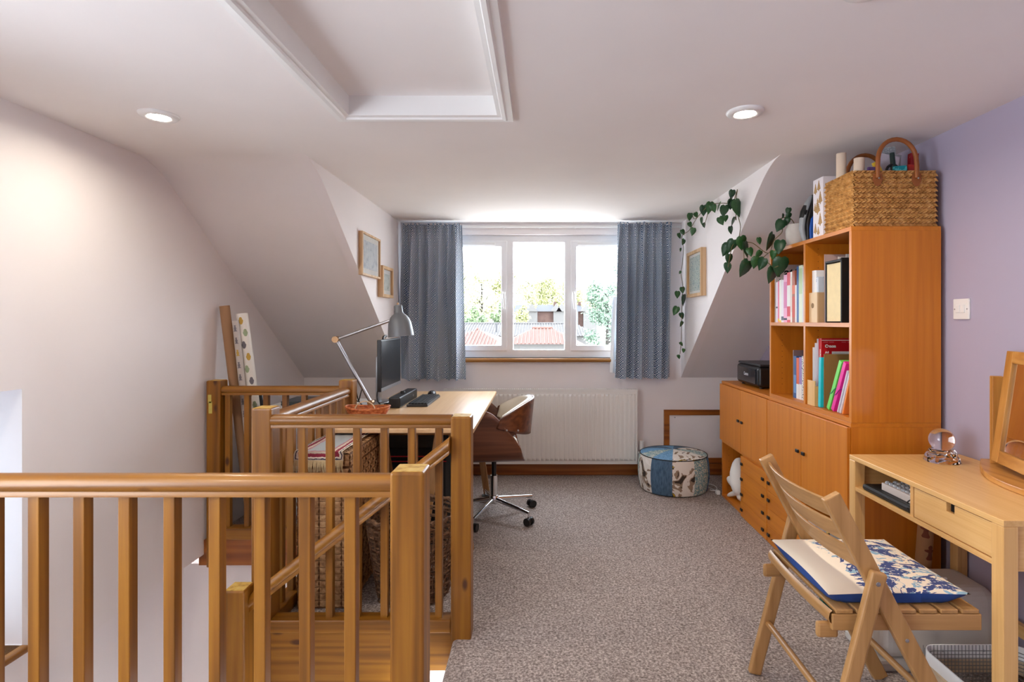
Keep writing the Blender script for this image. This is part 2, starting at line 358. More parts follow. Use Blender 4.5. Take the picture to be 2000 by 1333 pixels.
# stairwell below the floor
struct('wall_stairwell_left', MB().box(XL-0.30, XL-0.15, 1.2, YB, -2.6, -0.085), M['wall_paint'])
struct('wall_stairwell_near', MB().box(XL-0.15, -0.356, 1.30, 1.398, -2.6, -0.161), M['wall_paint'])
struct('wall_stairwell_far', MB().box(XL-0.15, -1.147, 3.31, 3.41, -2.6, -0.161), M['wall_paint'])
struct('wall_stairwell_island', plate(MB(), [-1.13,-0.356], [-2.6,-0.161], lambda x, z: True, xzy, 2.30, 2.36), M['wall_paint'])
struct('wall_stairwell_side', MB().box(-1.13, -1.08, 2.36, 3.31, -2.6, -0.161), M['wall_paint'])
struct('floor_lower', MB().box(XL-0.15, -0.3, 1.3, 3.41, -2.7, -2.6), M['carpet'])
# trims
t = struct('baseboard_back', MB().box(XL, DR+0.55, YB-0.018, YB, 0.0, 0.095), M['dark_pine_x'], bevel=0.004)
struct('baseboard_right', MB().box(XR-0.016, XR, YN, YB-0.02, 0.0, 0.075), M['dark_pine_y'], bevel=0.004)
struct('trim_1', MB().box(WX0-0.06, WX1+0.06, YB-0.055, YB+0.13, 0.953, 0.984), M['pine_x'], bevel=0.010, seg=3)      # window board

# ---------------------------------------------------------------- dormer window
win = thing('window_1', None, None, ((WX0+WX1)/2, YB+0.10, WZ0)); win['kind'] = 'structure'
FY0, FY1 = YB+0.045, YB+0.115
def ring(mb, x0, x1, z0, z1, wd, y0, y1):
    return plate(mb, [x0,x0+wd,x1-wd,x1], [z0,z0+wd,z1-wd,z1], lambda x, z: not (x0+wd < x < x1-wd and z0+wd < z < z1-wd), xzy, y0, y1)
ML, MR = -0.257, 0.244
fr = plate(MB(), [WX0,WX0+0.055,ML-0.032,ML+0.032,MR-0.032,MR+0.032,WX1-0.055,WX1], [WZ0,WZ0+0.07,WZ1-0.06,WZ1],
           lambda x, z: not (WZ0+0.07 < z < WZ1-0.06) or x < WX0+0.055 or x > WX1-0.055 or abs(x-ML) < 0.032 or abs(x-MR) < 0.032, xzy, FY0, FY1)
obj('frame', fr, M['upvc'], win, bevel=0.006)
def sash(x0, x1, hx):
    z0, z1 = WZ0+0.058, WZ1-0.048
    s = obj('sash', ring(MB(), x0, x1, z0, z1, 0.050, FY0-0.012, FY1-0.02), M['upvc'], win, bevel=0.006)
    bx('pane', (x0+0.05, x1-0.05, FY0+0.015, FY0+0.019, z0+0.05, z1-0.05), M['window_glass'], s)
    bx('trickle_vent', (x0+0.06, x1-0.10, FY0-0.024, FY0-0.0125, z1-0.040, z1-0.014), M['white_plastic'], s, bevel=0.004)
    h = MB().box(hx-0.014, hx+0.014, FY0-0.024, FY0-0.012, 1.49, 1.555)
    obj('handle_plate', h, M['white_plastic'], s, bevel=0.004)
    obj('handle', MB().tube([(hx,FY0-0.022,1.535),(hx,FY0-0.045,1.535),(hx,FY0-0.055,1.52),(hx+0.004,FY0-0.055,1.40)], [0.010,0.010,0.010,0.007], 8), M['white_plastic'], s, smooth=True)
sash(WX0+0.043, ML-0.020, ML-0.044); sash(MR+0.020, WX1-0.043, MR+0.044)
bx('pane', (ML+0.032, MR-0.032, FY0+0.02, FY0+0.024, WZ0+0.07, WZ1-0.06), M['window_glass'], win)
portal('window_daylight_portal', ((WX0+WX1)/2, YB+0.2, (WZ0+WZ1)/2), (-PI/2, 0, 0), WX1-WX0, WZ1-WZ0)
# ---------------------------------------------------------------- low stair window in the left wall
win2 = thing('window_2', None, None, (XL-0.26, (LW[0]+LW[1])/2, LW[2])); win2['kind'] = 'structure'
obj('frame', plate(MB(), [LW[0],LW[0]+0.06,1.58,1.63,LW[1]-0.06,LW[1]], [LW[2],LW[2]+0.06,LW[3]-0.06,LW[3]], lambda y, z: y < LW[0]+0.06 or y > LW[1]-0.06 or 1.58 < y < 1.63 or z < LW[2]+0.06 or z > LW[3]-0.06, yzx, XL-0.29, XL-0.23), M['upvc'], win2, bevel=0.005)
bx('pane', (XL-0.262, XL-0.258, LW[0]+0.06, 1.58, LW[2]+0.06, LW[3]-0.06), M['dimming_glass'], win2)
bx('pane', (XL-0.262, XL-0.258, 1.63, LW[1]-0.06, LW[2]+0.06, LW[3]-0.06), M['dimming_glass'], win2)
struct('trim_2', MB().box(XL-0.23, XL+0.035, LW[0], LW[1]+0.004, LW[2]-0.024, LW[2]), M['pine_y'], bevel=0.008, seg=3)   # its window board
portal('stair_window_portal', (XL-0.35, (LW[0]+LW[1])/2, (LW[2]+LW[3])/2), (0, -PI/2, 0), LW[3]-LW[2], LW[1]-LW[0])
# ---------------------------------------------------------------- added window out of view, put in to light the room
fill_win = thing('fill_window', None, None, (XL-0.2, (LFILL[0]+LFILL[1])/2, LFILL[2])); fill_win['kind'] = 'structure'
obj('frame', plate(MB(), [LFILL[0],LFILL[0]+0.06,0.17,0.23,LFILL[1]-0.06,LFILL[1]], [LFILL[2],LFILL[2]+0.06,LFILL[3]-0.06,LFILL[3]], lambda y, z: y < LFILL[0]+0.06 or y > LFILL[1]-0.06 or 0.17 < y < 0.23 or z < LFILL[2]+0.06 or z > LFILL[3]-0.06, yzx, XL-0.22, XL-0.15), M['upvc'], fill_win, bevel=0.005)
for a, b in ((LFILL[0]+0.06,0.17),(0.23,LFILL[1]-0.06)): bx('pane', (XL-0.19, XL-0.186, a, b, LFILL[2]+0.06, LFILL[3]-0.06), M['window_glass'], fill_win)
portal('fill_window_portal', (XL-0.35, (LFILL[0]+LFILL[1])/2, (LFILL[2]+LFILL[3])/2), (0, -PI/2, 0), LFILL[3]-LFILL[2], LFILL[1]-LFILL[0])
# ---------------------------------------------------------------- loft hatch in the ceiling
h = thing('loft_hatch', 'white panelled loft hatch with stepped moulding set into the ceiling', 'hatch', (-0.46,1.69,ZC))
bx('panel', (HX0-0.02, HX1+0.02, HY0-0.02, HY1+0.02, ZC+0.068, ZC+0.09), M['ceiling_paint'], h)
def moulding(side):
    # mitred stepped architrave around the opening: cross-section (outward from opening, height below ceiling)
    sec = [(-0.004,0.07), (-0.004,-0.010), (0.012,-0.013), (0.016,-0.020), (0.030,-0.022), (0.036,-0.016), (0.058,-0.014), (0.060,0.002), (0.0,0.002), (0.0,0.07)]
    mb = MB(); n = len(sec)
    cs = {'far': ((HX0,HY1),(HX1,HY1)), 'near': ((HX1,HY0),(HX0,HY0)), 'left': ((HX0,HY0),(HX0,HY1)), 'right': ((HX1,HY1),(HX1,HY0))}[side]
    sx = lambda c: -1 if c[0] == HX0 else 1
    sy = lambda c: -1 if c[1] == HY0 else 1
    for c in cs:
        for (o, z) in sec: mb.v.append(Vector((c[0]+sx(c)*o, c[1]+sy(c)*o, ZC+z)))
    for i in range(n): mb.f.append((i, (i+1)%n, n+(i+1)%n, n+i))
    mb.f.append(tuple(range(n))); mb.f.append(tuple(n+i for i in reversed(range(n))))
    return mb
for s in ('far','near','left','right'): obj('moulding', moulding(s), M['white_gloss'], h)
# ---------------------------------------------------------------- recessed downlights
def downlight(x, y, label):
    d = thing('downlight', label, 'ceiling light', (x, y, ZC), 'recessed ceiling downlights')
    obj('ring', MB().lathe([(0.043,0.0),(0.040,-0.010),(0.046,-0.013),(0.066,-0.010),(0.072,-0.002),(0.072,0.001)], (x,y,ZC), 32), M['white_gloss'], d, smooth=True)
    obj('lamp', MB().lathe([(0.0,-0.0035),(0.025,-0.0045),(0.042,-0.003),(0.042,-0.001)], (x,y,ZC), 24), M['lamp_glow'], d, smooth=True)
downlight(-1.525, 2.205, 'lit round downlight in the ceiling above the stairwell')
downlight(0.81, 2.17, 'lit round downlight in the ceiling between loft hatch and bookcase')
downlight(0.81, 1.345, 'lit round downlight in the ceiling at the upper picture edge')
downlight(-1.525, 0.6, 'added unseen fill downlight in the ceiling behind the near balustrade')  # this and the next two are added out of view to brighten the room
downlight(0.81, -0.3, 'added unseen fill downlight in the ceiling further back on the bookcase side')
downlight(-0.6, -0.6, 'added unseen fill downlight in the ceiling nearest the rear wall')

# ================================================================ STAIRS AND BALUSTRADES
def rail_section():          # handrail profile, (across, up): rounded top over a grooved foot
    pts = []
    for i in range(13):
        a = math.radians(-25+230*i/12); pts.append((0.030*math.cos(a), 0.0+0.026*math.sin(a)))
    return pts + [(-0.022,-0.014), (-0.024,-0.017), (-0.024,-0.028), (0.024,-0.028), (0.024,-0.017), (0.022,-0.014)]
def handrail(p, q, m, parent, vertical_ends=True):
    p, q = Vector(p), Vector(q); d = (q-p).normalized(); x = d.cross(Vector((0,0,1))).normalized(); u = x.cross(d)
    if vertical_ends: u = Vector((0,0,1/max(0.2, u.z)))
    mb = MB(); sec = rail_section(); n = len(sec)
    for c in (p, q): mb.v += [c+x*a+u*b for (a, b) in sec]
    for i in range(n): mb.f.append((i, (i+1)%n, n+(i+1)%n, n+i))
    mb.f.append(tuple(reversed(range(n)))); mb.f.append(tuple(n+i for i in range(n)))
    return obj('handrail', mb, m, parent, smooth=True)
ramp_mat('worn_wood', [(0.3,(140,98,34)),(0.5,(196,158,74)),(0.7,(206,178,104))], 30, constant=False, rough=0.6)
def newel(x0, x1, y0, y1, z0, z1, parent, worn=True):
    o = bx('newel_post', (x0,x1,y0,y1,z0,z1), M['pine_z'], parent, bevel=0.007, seg=3)
    if worn: bx('worn_top', (x0+0.006,x1-0.006,y0+0.006,y1-0.006,z1-0.001,z1+0.0006), M['worn_wood'], o)
    return o
NW = 0.084
# near balustrade
B = thing('balustrade', 'pine balustrade in front, its handrail running to a worn square newel', 'balustrade', (-1.2,1.40,0), 'stair balustrades')
newel(-0.370, -0.286, 1.357, 1.441, -0.20, 0.926, B)
handrail((XL,1.40,0.886), (-0.370,1.40,0.886), M['pine_x'], B)
b0 = bx('baluster', (-1.289,-1.260,1.385,1.415,0.05,0.862), M['pine_z'], B, bevel=0.002)
for i in range(-6, 8):
    if i: again(b0, b0.location+Vector((0.1138*i,0,0)))
bx('base_rail', (XL,-0.370,1.370,1.430,0.0,0.05), M['pine_x'], B, bevel=0.004)
# middle balustrade on the island side of the stairs
B = thing('balustrade', 'pine balustrade across the middle, wicker hamper showing through its balusters', 'balustrade', (-0.73,2.285,0), 'stair balustrades')
newel(-0.363, -0.280, 2.243, 2.327, -0.20, 0.908, B)
newel(-1.187, -1.105, 2.262, 2.345, -0.70, 0.939, B)
handrail((-1.105,2.285,0.886), (-0.363,2.285,0.886), M['pine_x'], B)
b0 = bx('baluster', (-0.9966,-0.9676,2.270,2.300,0.072,0.862), M['pine_z'], B, bevel=0.002)
for i in range(1, 6): again(b0, b0.location+Vector((0.1130*i,0,0)))
bx('base_rail', (-1.105,-0.363,2.250,2.320,0.020,0.074), M['pine_x'], B, bevel=0.006)
bx('fascia', (-1.105,-0.455,2.264,2.284,-0.70,0.020), M['pine_x'], B)
bx('fascia', (-0.455,-0.363,2.264,2.284,-0.14,0.020), M['pine_x'], B)
# side balustrade running away along the stairwell
B = thing('balustrade', 'pine balustrade running beside the desk, its handrail shining', 'balustrade', (-1.146,2.8,0), 'stair balustrades')
handrail((-1.146,2.345,0.882), (-1.146,3.249,0.882), M['pine_y'], B)
b0 = bx('baluster', (-1.161,-1.131,2.42,2.45,0.06,0.858), M['pine_z'], B, bevel=0.002)
for i in range(1, 8): again(b0, b0.location+Vector((0,0.107*i,0)))
bx('base_rail', (-1.180,-1.112,2.346,3.249,0.0,0.06), M['pine_y'], B, bevel=0.005)
bx('fascia', (-1.166,-1.147,2.346,3.249,-0.16,0.0), M['pine_y'], B)
# far balustrade
B = thing('balustrade', 'short pine balustrade against the white wall with wrapping rolls behind', 'balustrade', (-1.55,3.29,0), 'stair balustrades')
newel(-1.188, -1.105, 3.25, 3.334, -0.16, 0.948, B)
nl = newel(-1.970, -1.887, 3.25, 3.334, -0.16, 0.945, B)
for i, (z, hh) in enumerate(((0.815,0.048),(0.752,0.07))):
    bx('tape_scrap', (-1.958+0.004*i,-1.938+0.004*i,3.2485,3.2496,z,z+hh), plain('old_tape_%s' % 'ab'[i], (206,190,96), 0.6, vary=0.1, vscale=60), B)
handrail((-1.887,3.29,0.886), (-1.188,3.29,0.886), M['pine_x'], B)
b0 = bx('baluster', (-1.760,-1.730,3.275,3.305,0.07,0.862), M['pine_z'], B, bevel=0.002)
for i in (-1,1,2,3,4): again(b0, b0.location+Vector((0.1135*i,0,0)))
bx('base_rail', (-1.887,-1.188,3.255,3.325,0.0,0.072), M['pine_x'], B, bevel=0.005)
bx('fascia', (XL-0.03,-1.188,3.262,3.289,-0.15,0.0), M['dark_pine_x'], B)
# sloping stair handrail with its low newel
B = thing('stair_handrail', 'sloping pine handrail going down the stairs to a low worn newel', 'handrail', (-1.2,2.21,-2.6))
newel(-1.250, -1.166, 2.170, 2.254, -2.6, 0.232, B)
handrail((-1.166,2.231,0.165), (-0.364,2.231,0.797), M['pine_x'], B)
# stairs
S = thing('staircase', 'carpeted stairs going down beside the balustrades', 'stairs', (-0.8,1.85,-2.6))
for k in range(6):
    bx('tread', (-0.356-0.205*(k+1)-0.0,-0.356-0.205*k+0.02,1.445,2.165,-0.205*(k+1)-0.03,-0.205*(k+1)), M['carpet'], S, bevel=0.01)
    bx('riser', (-0.366-0.205*k,-0.356-0.205*k,1.445,2.165,-0.205*(k+1),-0.205*k-0.165 if k == 0 else -0.205*k-0.03), M['white_gloss'], S)
bx('landing', (XL-0.15,-1.586,1.445,3.25,-1.465,-1.435), M['carpet'], S)
# ================================================================ BACK WALL FITTINGS
R = thing('radiator', 'white ribbed panel radiator under the window', 'radiator', (0.0,4.6,0.1))
RX0, RX1, RZ0, RZ1 = -0.80, 0.81, 0.112, 0.733
def rad_front(u, v):
    x = RX0+0.02+u*(RX1-RX0-0.04); z = RZ0+0.03+v*(RZ1-RZ0-0.07)
    ph = (u*41) % 1.0; dip = 0.0 if (v < 0.035 or v > 0.965) else (0.022 if 0.35 < ph < 0.65 else 0.0)
    return (x, 4.552+dip, z)
obj('panel', MB().grid(rad_front, 41*8, 24), M['rad_white'], R, smooth=True, solid=0.002)
bx('rim', (RX0,RX1,4.556,4.560,RZ0,RZ1-0.006), M['rad_white'], R)
bx('back_panel', (RX0,RX1,4.600,4.612,RZ0,RZ1-0.01), M['rad_white'], R)
for s in (RX0, RX1-0.012): bx('side_cover', (s,s+0.012,4.552,4.614,RZ0,RZ1), M['rad_white'], R, bevel=0.003)
g = MB().box(RX0+0.012,RX1-0.012,4.552,4.558,RZ1-0.012,RZ1).box(RX0+0.012,RX1-0.012,4.608,4.614,RZ1-0.012,RZ1)
for k in range(95): g.box(RX0+0.015+k*0.0168, RX0+0.024+k*0.0168, 4.556, 4.610, RZ1-0.006, RZ1-0.001)
obj('top_grille', g, M['rad_white'], R, kind='stuff')
for x in (-0.55, 0.55): bx('bracket', (x,x+0.03,4.612,4.648,0.2,0.66), M['rad_white'], R)
obj('valve', MB().tube([(0.80,4.58,0.20),(0.85,4.58,0.20)], 0.011, 10).tube([(0.85,4.58,0.16),(0.85,4.58,0.23)], 0.013, 10).tube([(0.85,4.58,0.23),(0.85,4.58,0.30)], 0.020, 12).tube([(0.85,4.58,0.0),(0.85,4.58,0.16)], 0.0075, 8), M['white_plastic'], R, smooth=True)
# curtain track
T = thing('curtain_track', 'white curtain track along the top of the window wall', 'curtain track', (0,4.6,2.09))
bx('rail', (DL+0.01,DR-0.01,4.612,4.636,2.082,2.100), M['white_plastic'], T, bevel=0.003)
for x in (-0.9,-0.3,0.0,0.3,0.9): bx('bracket', (x-0.008,x+0.008,4.630,4.65,2.078,2.104), M['white_plastic'], T)
# curtains
def curtain(x0, x1, zt, zb, seed, label, flare0=0.0, flare1=0.0, ragged=0.012):
    rnd = random.Random(seed); W = x1-x0; folds = 6.5; ph = [rnd.uniform(0, 6.28) for _ in range(6)]
    def pt(u, v):                                     # v from the top down
        uu = u + 0.020*math.sin(2*PI*2.3*u+ph[0])*(0.3+v) + 0.008*math.sin(11*u+5*v+ph[1])
        top = max(0.0, 1-v*7)
        amp = 0.016+0.028*min(1, v*2.2)
        y = 4.522 - amp*math.sin(2*PI*folds*uu+ph[2]+0.7*math.sin(3*v+ph[3])) - 0.5*amp*math.sin(2*PI*folds*0.43*uu+ph[4])
        y -= 0.010*top*math.sin(2*PI*26*u+ph[5])
        x = x0+W*u + v*(flare1*u-flare0*(1-u)) + 0.012*math.cos(2*PI*folds*uu+ph[2])*min(1, v*2)
        z = zt+(zb-zt)*v + (ragged*math.sin(2*PI*15*u+ph[1])*math.sin(7*u+ph[3]) if v < 0.001 else 0) + 0.006*math.sin(2*PI*folds*uu)*v
        return (x, min(y, 4.588), z)
    nu, nv = 190, 46; acc = [0.0]
    for i in range(1, nu+1): acc.append(acc[-1]+(Vector(pt(i/nu,0.6))-Vector(pt((i-1)/nu,0.6))).length)
    c = thing('curtain', label, 'curtain', ((x0+x1)/2,4.56,zb), 'patterned curtains')
    obj('drape', MB().grid(pt, nu, nv, uvfn=lambda u, v: (acc[round(u*nu)], (1-v)*(zt-zb))), M['curtain_print'], c, smooth=True)
    return c, pt
curtain(-1.125, -0.640, 2.095, 0.812, 3, 'blue and white diamond print curtain beside the two small pictures', 0.015, 0.025)
cr, ptR = curtain(0.638, 1.085, 2.102, 0.828, 8, 'blue and white diamond print curtain beside the trailing plant', 0.025, 0.005)
obj('lining', MB().grid(lambda u, v: (0.606+0.07*u-0.02*v, 4.590+0.010*math.sin(9*u+2*v), 1.5+(0.868-1.5)*v), 10, 20), plain('lining_white', (232,232,230), 0.9, vary=0), cr, smooth=True)
# pictures on the dormer cheeks: frame, mount, faint print, glass
def art(name, stops, sc_, st=(1,1,1)): return ramp_mat(name, stops, sc_, constant=False, rough=0.9, stretch=st)
art('print_map', [(0.38,(222,226,228)),(0.56,(212,218,222)),(0.64,(190,198,206))], 26)
art('print_sketch', [(0.4,(220,224,216)),(0.58,(208,212,204)),(0.66,(180,188,182))], 30)
ramp_mat('print_tiles', [(0.0,(90,124,146)),(0.38,(212,220,210)),(0.52,(140,176,180)),(0.58,(226,224,208)),(0.68,(110,146,140))], 60, rough=0.9)
def picture(x, sgn, y0, y1, z0, z1, dep, fw, mount, m_art, label):
    o = thing('picture_frame', label, 'picture', (x, (y0+y1)/2, z0))
    xa, xb = (x, x+sgn*dep) if sgn > 0 else (x+sgn*dep, x)
    obj('frame', plate(MB(), [y0,y0+fw,y1-fw,y1], [z0,z0+fw,z1-fw,z1], lambda y, z: not (y0+fw < y < y1-fw and z0+fw < z < z1-fw), yzx, xa, xb), M['frame_oak'], o, bevel=0.0015)
    c = x+sgn*dep*0.55; e = 0.001
    bx('mount', (min(c,c+sgn*e),max(c,c+sgn*e),y0+fw,y1-fw,z0+fw,z1-fw), M['paper_white'], o)
    bx('print', (min(c+sgn*0.001,c+sgn*0.002),max(c+sgn*0.001,c+sgn*0.002),y0+fw+mount,y1-fw-mount,z0+fw+mount,z1-fw-mount), M[m_art], o)
    bx('glazing', (min(c+sgn*0.004,c+sgn*0.006),max(c+sgn*0.004,c+sgn*0.006),y0+fw,y1-fw,z0+fw,z1-fw), M['picture_glass'], o)
picture(DL, 1, 3.535, 3.935, 1.597, 1.880, 0.028, 0.014, 0.035, 'print_map', 'larger oak-framed pale picture on the dormer wall by the curtain')
picture(DL, 1, 3.955, 4.235, 1.473, 1.700, 0.040, 0.022, 0.03, 'print_sketch', 'smaller oak box frame hung lower beside the curtain')
picture(DR, -1, 3.945, 4.335, 1.482, 1.829, 0.038, 0.024, 0.02, 'print_tiles', 'oak-framed blue-green tile print beside the hanging vine')
# low access hatch in the knee wall
A = thing('eaves_hatch', 'low white access panel with dark pine frame beside the cabinets', 'hatch', (1.4,4.65,0.08))
obj('frame', plate(MB(), [1.047,1.092,1.70,1.745], [0.10,0.145,0.505,0.550], lambda x, z: not (1.092 < x < 1.70 and 0.145 < z < 0.505), xzy, 4.628, 4.65), M['dark_pine_x'], A, bevel=0.003)
bx('panel', (1.092,1.70,4.638,4.65,0.145,0.505), M['wall_paint'], A)
obj('screw', MB().lathe([(0.006,0),(0.004,0.002),(0,0.002)], (1.14,4.638,0.485), 8, Matrix.Rotation(PI/2,3,'X')), M['brushed_steel'], A)
# light switch
W = thing('light_switch', 'white double light switch on the lilac wall', 'light switch', (XR,2.30,1.30))
bx('plate', (XR-0.009,XR,2.259,2.345,1.306,1.392), M['white_plastic'], W, bevel=0.003)
for y in (2.289, 2.315):
    o = bx('rocker', (XR-0.014,XR-0.007,y-0.0105,y+0.0105,1.334,1.366), M['white_plastic'], W, bevel=0.002)
for y in (2.268, 2.336): obj('screw', MB().lathe([(0.003,0),(0.003,0.001),(0,0.0015)], (XR-0.009,y,1.349), 8, Matrix.Rotation(-PI/2,3,'Y')), M['brushed_steel'], W)

# ================================================================ BEECH STORAGE WALL
CX0, CX1, T_ = 1.354, 1.743, 0.018
def knob(y, z, parent):
    o = obj('knob', MB().box(1.3345,1.3525,y-0.006,y+0.006,z-0.006,z+0.006).box(1.326,1.3345,y-0.014,y+0.014,z-0.0085,z+0.0085), M['black_plastic'], parent, bevel=0.002); return o
def low_cabinet(y0, y1, drawers_far, label):
    ym = (y0+y1)/2; o = thing('storage_cabinet', label, 'cabinet', ((CX0+CX1)/2, ym, 0), 'beech storage units')
    bx('side_panel', (CX0,CX1,y0,y0+T_,0,0.837), M['beech_z'], o); bx('side_panel', (CX0,CX1,y1-T_,y1,0,0.837), M['beech_z'], o)
    bx('top_panel', (CX0-0.002,CX1,y0,y1,0.837,0.855), M['beech_y'], o, bevel=0.001)
    bx('bottom_panel', (CX0,CX1,y0+T_,y1-T_,0.0,0.018), M['beech_y'], o)
    bx('divider', (CX0,CX1,ym-0.009,ym+0.009,0.018,0.837), M['beech_in_z'], o)
    bx('shelf', (CX0,CX1,y0+T_,ym-0.009,0.403,0.421), M['beech_y'], o); bx('shelf', (CX0,CX1,ym+0.009,y1-T_,0.403,0.421), M['beech_y'], o)
    bx('back_panel', (CX1-0.006,CX1-0.001,y0+T_,y1-T_,0.018,0.837), M['beech_in_z'], o)
    for k, (a, b) in enumerate(((y0+0.004, ym-0.0015), (ym+0.0015, y1-0.004))):
        d = bx('door', (CX0-0.017,CX0-0.001,a,b,0.424,0.835), M['beech_z'], o, bevel=0.0015)
        knob(b-0.030 if k == 0 else a+0.030, 0.627, d)
    a, b = (y0+0.004, ym-0.0015) if not drawers_far else (ym+0.0015, y1-0.004)
    for k in range(4):
        z0 = 0.003+k*0.1005
        d = bx('drawer', (CX0-0.017,CX0+0.30,a+0.016 if False else a,b,z0,z0+0.0985), M['beech_y'], o, bevel=0.0015)
        knob(a+0.045, z0+0.049, d); knob(b-0.030, z0+0.049, d)
    h = MB(); a, b = (ym+0.009, y1-T_) if not drawers_far else (y0+T_, ym-0.009)
    for k in range(7):
        for yy, s in ((b, -1), (a, 1)):
            h.lathe([(0.0022,0),(0.0022,0.0004)], (1.40,yy,0.08+0.045*k), 6, Matrix.Rotation(s*-PI/2,3,'X'))
    obj('shelf_pin_holes', h, M['hole_dark'], o, kind='stuff')
    return o
low_cabinet(3.24, 4.09, False, 'low beech cabinet with the black printer on top')
low_cabinet(2.39, 3.24, True, 'low beech cabinet directly under the open bookcase')
y0, y1, ym = 2.39, 3.24, 2.815
o = thing('bookcase', 'open beech bookcase of four compartments standing on the cabinet', 'bookcase', ((CX0+CX1)/2, ym, 0.8555))
bx('side_panel', (CX0,CX1,y0,y0+T_,0.856,1.692), M['beech_z'], o); bx('side_panel', (CX0,CX1,y1-T_,y1,0.856,1.692), M['beech_z'], o)
bx('top_panel', (CX0-0.001,CX1,y0,y1,1.692,1.711), M['beech_y'], o, bevel=0.001)
bx('bottom_panel', (CX0,CX1,y0+T_,y1-T_,0.856,0.875), M['beech_y'], o)
bx('divider', (CX0,CX1,ym-0.009,ym+0.009,0.875,1.692), M['beech_z'], o)
for a, b in ((y0+T_, ym-0.009), (ym+0.009, y1-T_)): bx('shelf', (CX0,CX1,a,b,1.272,1.291), M['beech_y'], o)
bx('back_panel', (CX1-0.006,CX1-0.001,y0+T_,y1-T_,0.875,1.692), M['beech_in_z'], o)
h = MB()
for k in range(24):
    z = 0.93+0.032*k
    if abs(z-1.28) < 0.03: continue
    for yy in (y1-T_, ym-0.009):
        for xx in (1.42, 1.66): h.lathe([(0.0022,0),(0.0022,0.0004)], (xx,yy,z), 6, Matrix.Rotation(PI/2,3,'X'))
obj('shelf_pin_holes', h, M['hole_dark'], o, kind='stuff')

# ---------------------------------------------------------------- books
BN = [0]
def book(y, t, z, h, d, c, label, x=1.372, band=None, page_top=True, lean=0.0, cat='book', group='books in the bookcase', soft=False, mm=None):
    """Upright book, spine towards the room (-X): thickness t along Y starting at y."""
    BN[0] += 1; nm = 'book_cover_%d' % BN[0]; mc = mm or plain(nm, c, 0.55, vary=0.03, vscale=30)
    o = thing('book', label, cat, (x+d/2, y+t/2, z), group)
    e = 0.0022 if not soft else 0.0008
    cov = MB(); P = [(x,y),(x+d,y),(x+d,y+e),(x+e,y+e),(x+e,y+t-e),(x+d,y+t-e),(x+d,y+t),(x,y+t)]
    cov.prism(P, xyz, z, z+h); obj('cover', cov, mc, o)
    bx('pages', (x+e,x+d-0.003,y+e,y+t-e,z+0.003,z+h-0.003), M['paper_white'], o)
    if band:
        for (f0, f1, bc) in band:
            BN[0] += 1
            bx('spine_band', (x-0.0006,x,y+0.0005,y+t-0.0005,z+h*f0,z+h*f1), plain('book_band_%d' % BN[0], bc, 0.6, vary=0), o)
    if lean: o.rotation_euler = (lean,0,0)
    return o
zs = 1.2912; y = 3.2195
rows = [ # thickness, height, depth, colour, label, bands   (from the far end towards the viewer)
 (0.016,0.232,0.17,(222,214,228),'pale lilac book at the window end of the upper row',[(0.35,0.39,(70,70,90))]),
 (0.013,0.236,0.17,(226,120,150),'thin rose-pink book next to the pale lilac one',[(0.02,0.09,(230,190,60))]),
 (0.017,0.242,0.18,(238,234,226),'white book with a yellow foot in the upper row',[(0.0,0.05,(236,206,70))]),
 (0.020,0.240,0.18,(234,226,232),'white book beside the thick pink book',[(0.05,0.14,(90,90,110))]),
 (0.028,0.266,0.19,(236,168,200),'thick pale pink book in the middle of the upper row',[(0.30,0.85,(216,130,176)),(0.05,0.09,(40,40,60))]),
 (0.026,0.276,0.19,(214,52,72),'red book with a white middle band in the upper row',[(0.32,0.74,(236,234,230)),(0.05,0.12,(240,200,200))]),
 (0.014,0.276,0.19,(236,230,222),'slim white book between the red and brown ones',[(0.2,0.9,(226,214,206))]),
 (0.022,0.280,0.20,(176,98,74),'terracotta brown book in the upper row',[(0.55,0.72,(226,120,90)),(0.1,0.5,(206,84,66))]),
 (0.012,0.20,0.18,(232,230,226),'short slim white book beside the blue spine',None),
 (0.016,0.298,0.20,(70,106,160),'tall narrow blue book in the upper row',None),
 (0.026,0.300,0.20,(218,230,206),'tall pale green book with light stripes',[(0.5,0.95,(190,216,176))]),
 (0.012,0.292,0.20,(206,208,214),'tall thin grey book beside the green spine',None),
 (0.016,0.288,0.20,(70,150,104),'green book with white lettering by the divider',[(0.52,0.70,(226,238,228)),(0.75,0.95,(196,206,200))]),
]
tall = thing('book', 'wide pattern book with a black title showing above the row', 'book', (1.48,3.2065,zs), 'books in the bookcase')
bx('cover', (1.372,1.60,3.199,3.213,zs,zs+0.335), plain('pattern_cover', (196,186,180), 0.5, vary=0.04), tall)
bx('colour_plate', (1.385,1.59,3.1984,3.199,zs+0.10,zs+0.215), plain('pattern_art', (196,120,60), 0.6, vary=0.3, vscale=30), tall)
text('title', 'Pattern', 0.075, (1.383,3.1988,zs+0.266), (1,0,0), (0,0,1), M['pure_black'], tall, 0.0018)
text('subtitle', 'for Paper', 0.034, (1.390,3.1988,zs+0.228), (1,0,0), (0,0,1), M['pure_black'], tall, 0.0008)
y = 3.197
for (t, hh, dd, c, lab, bd) in rows:
    t *= 1.47
    y -= t+0.0012; book(y, t, zs, hh, dd, c, lab, band=bd)
GF = 'stationery in the bookcase'
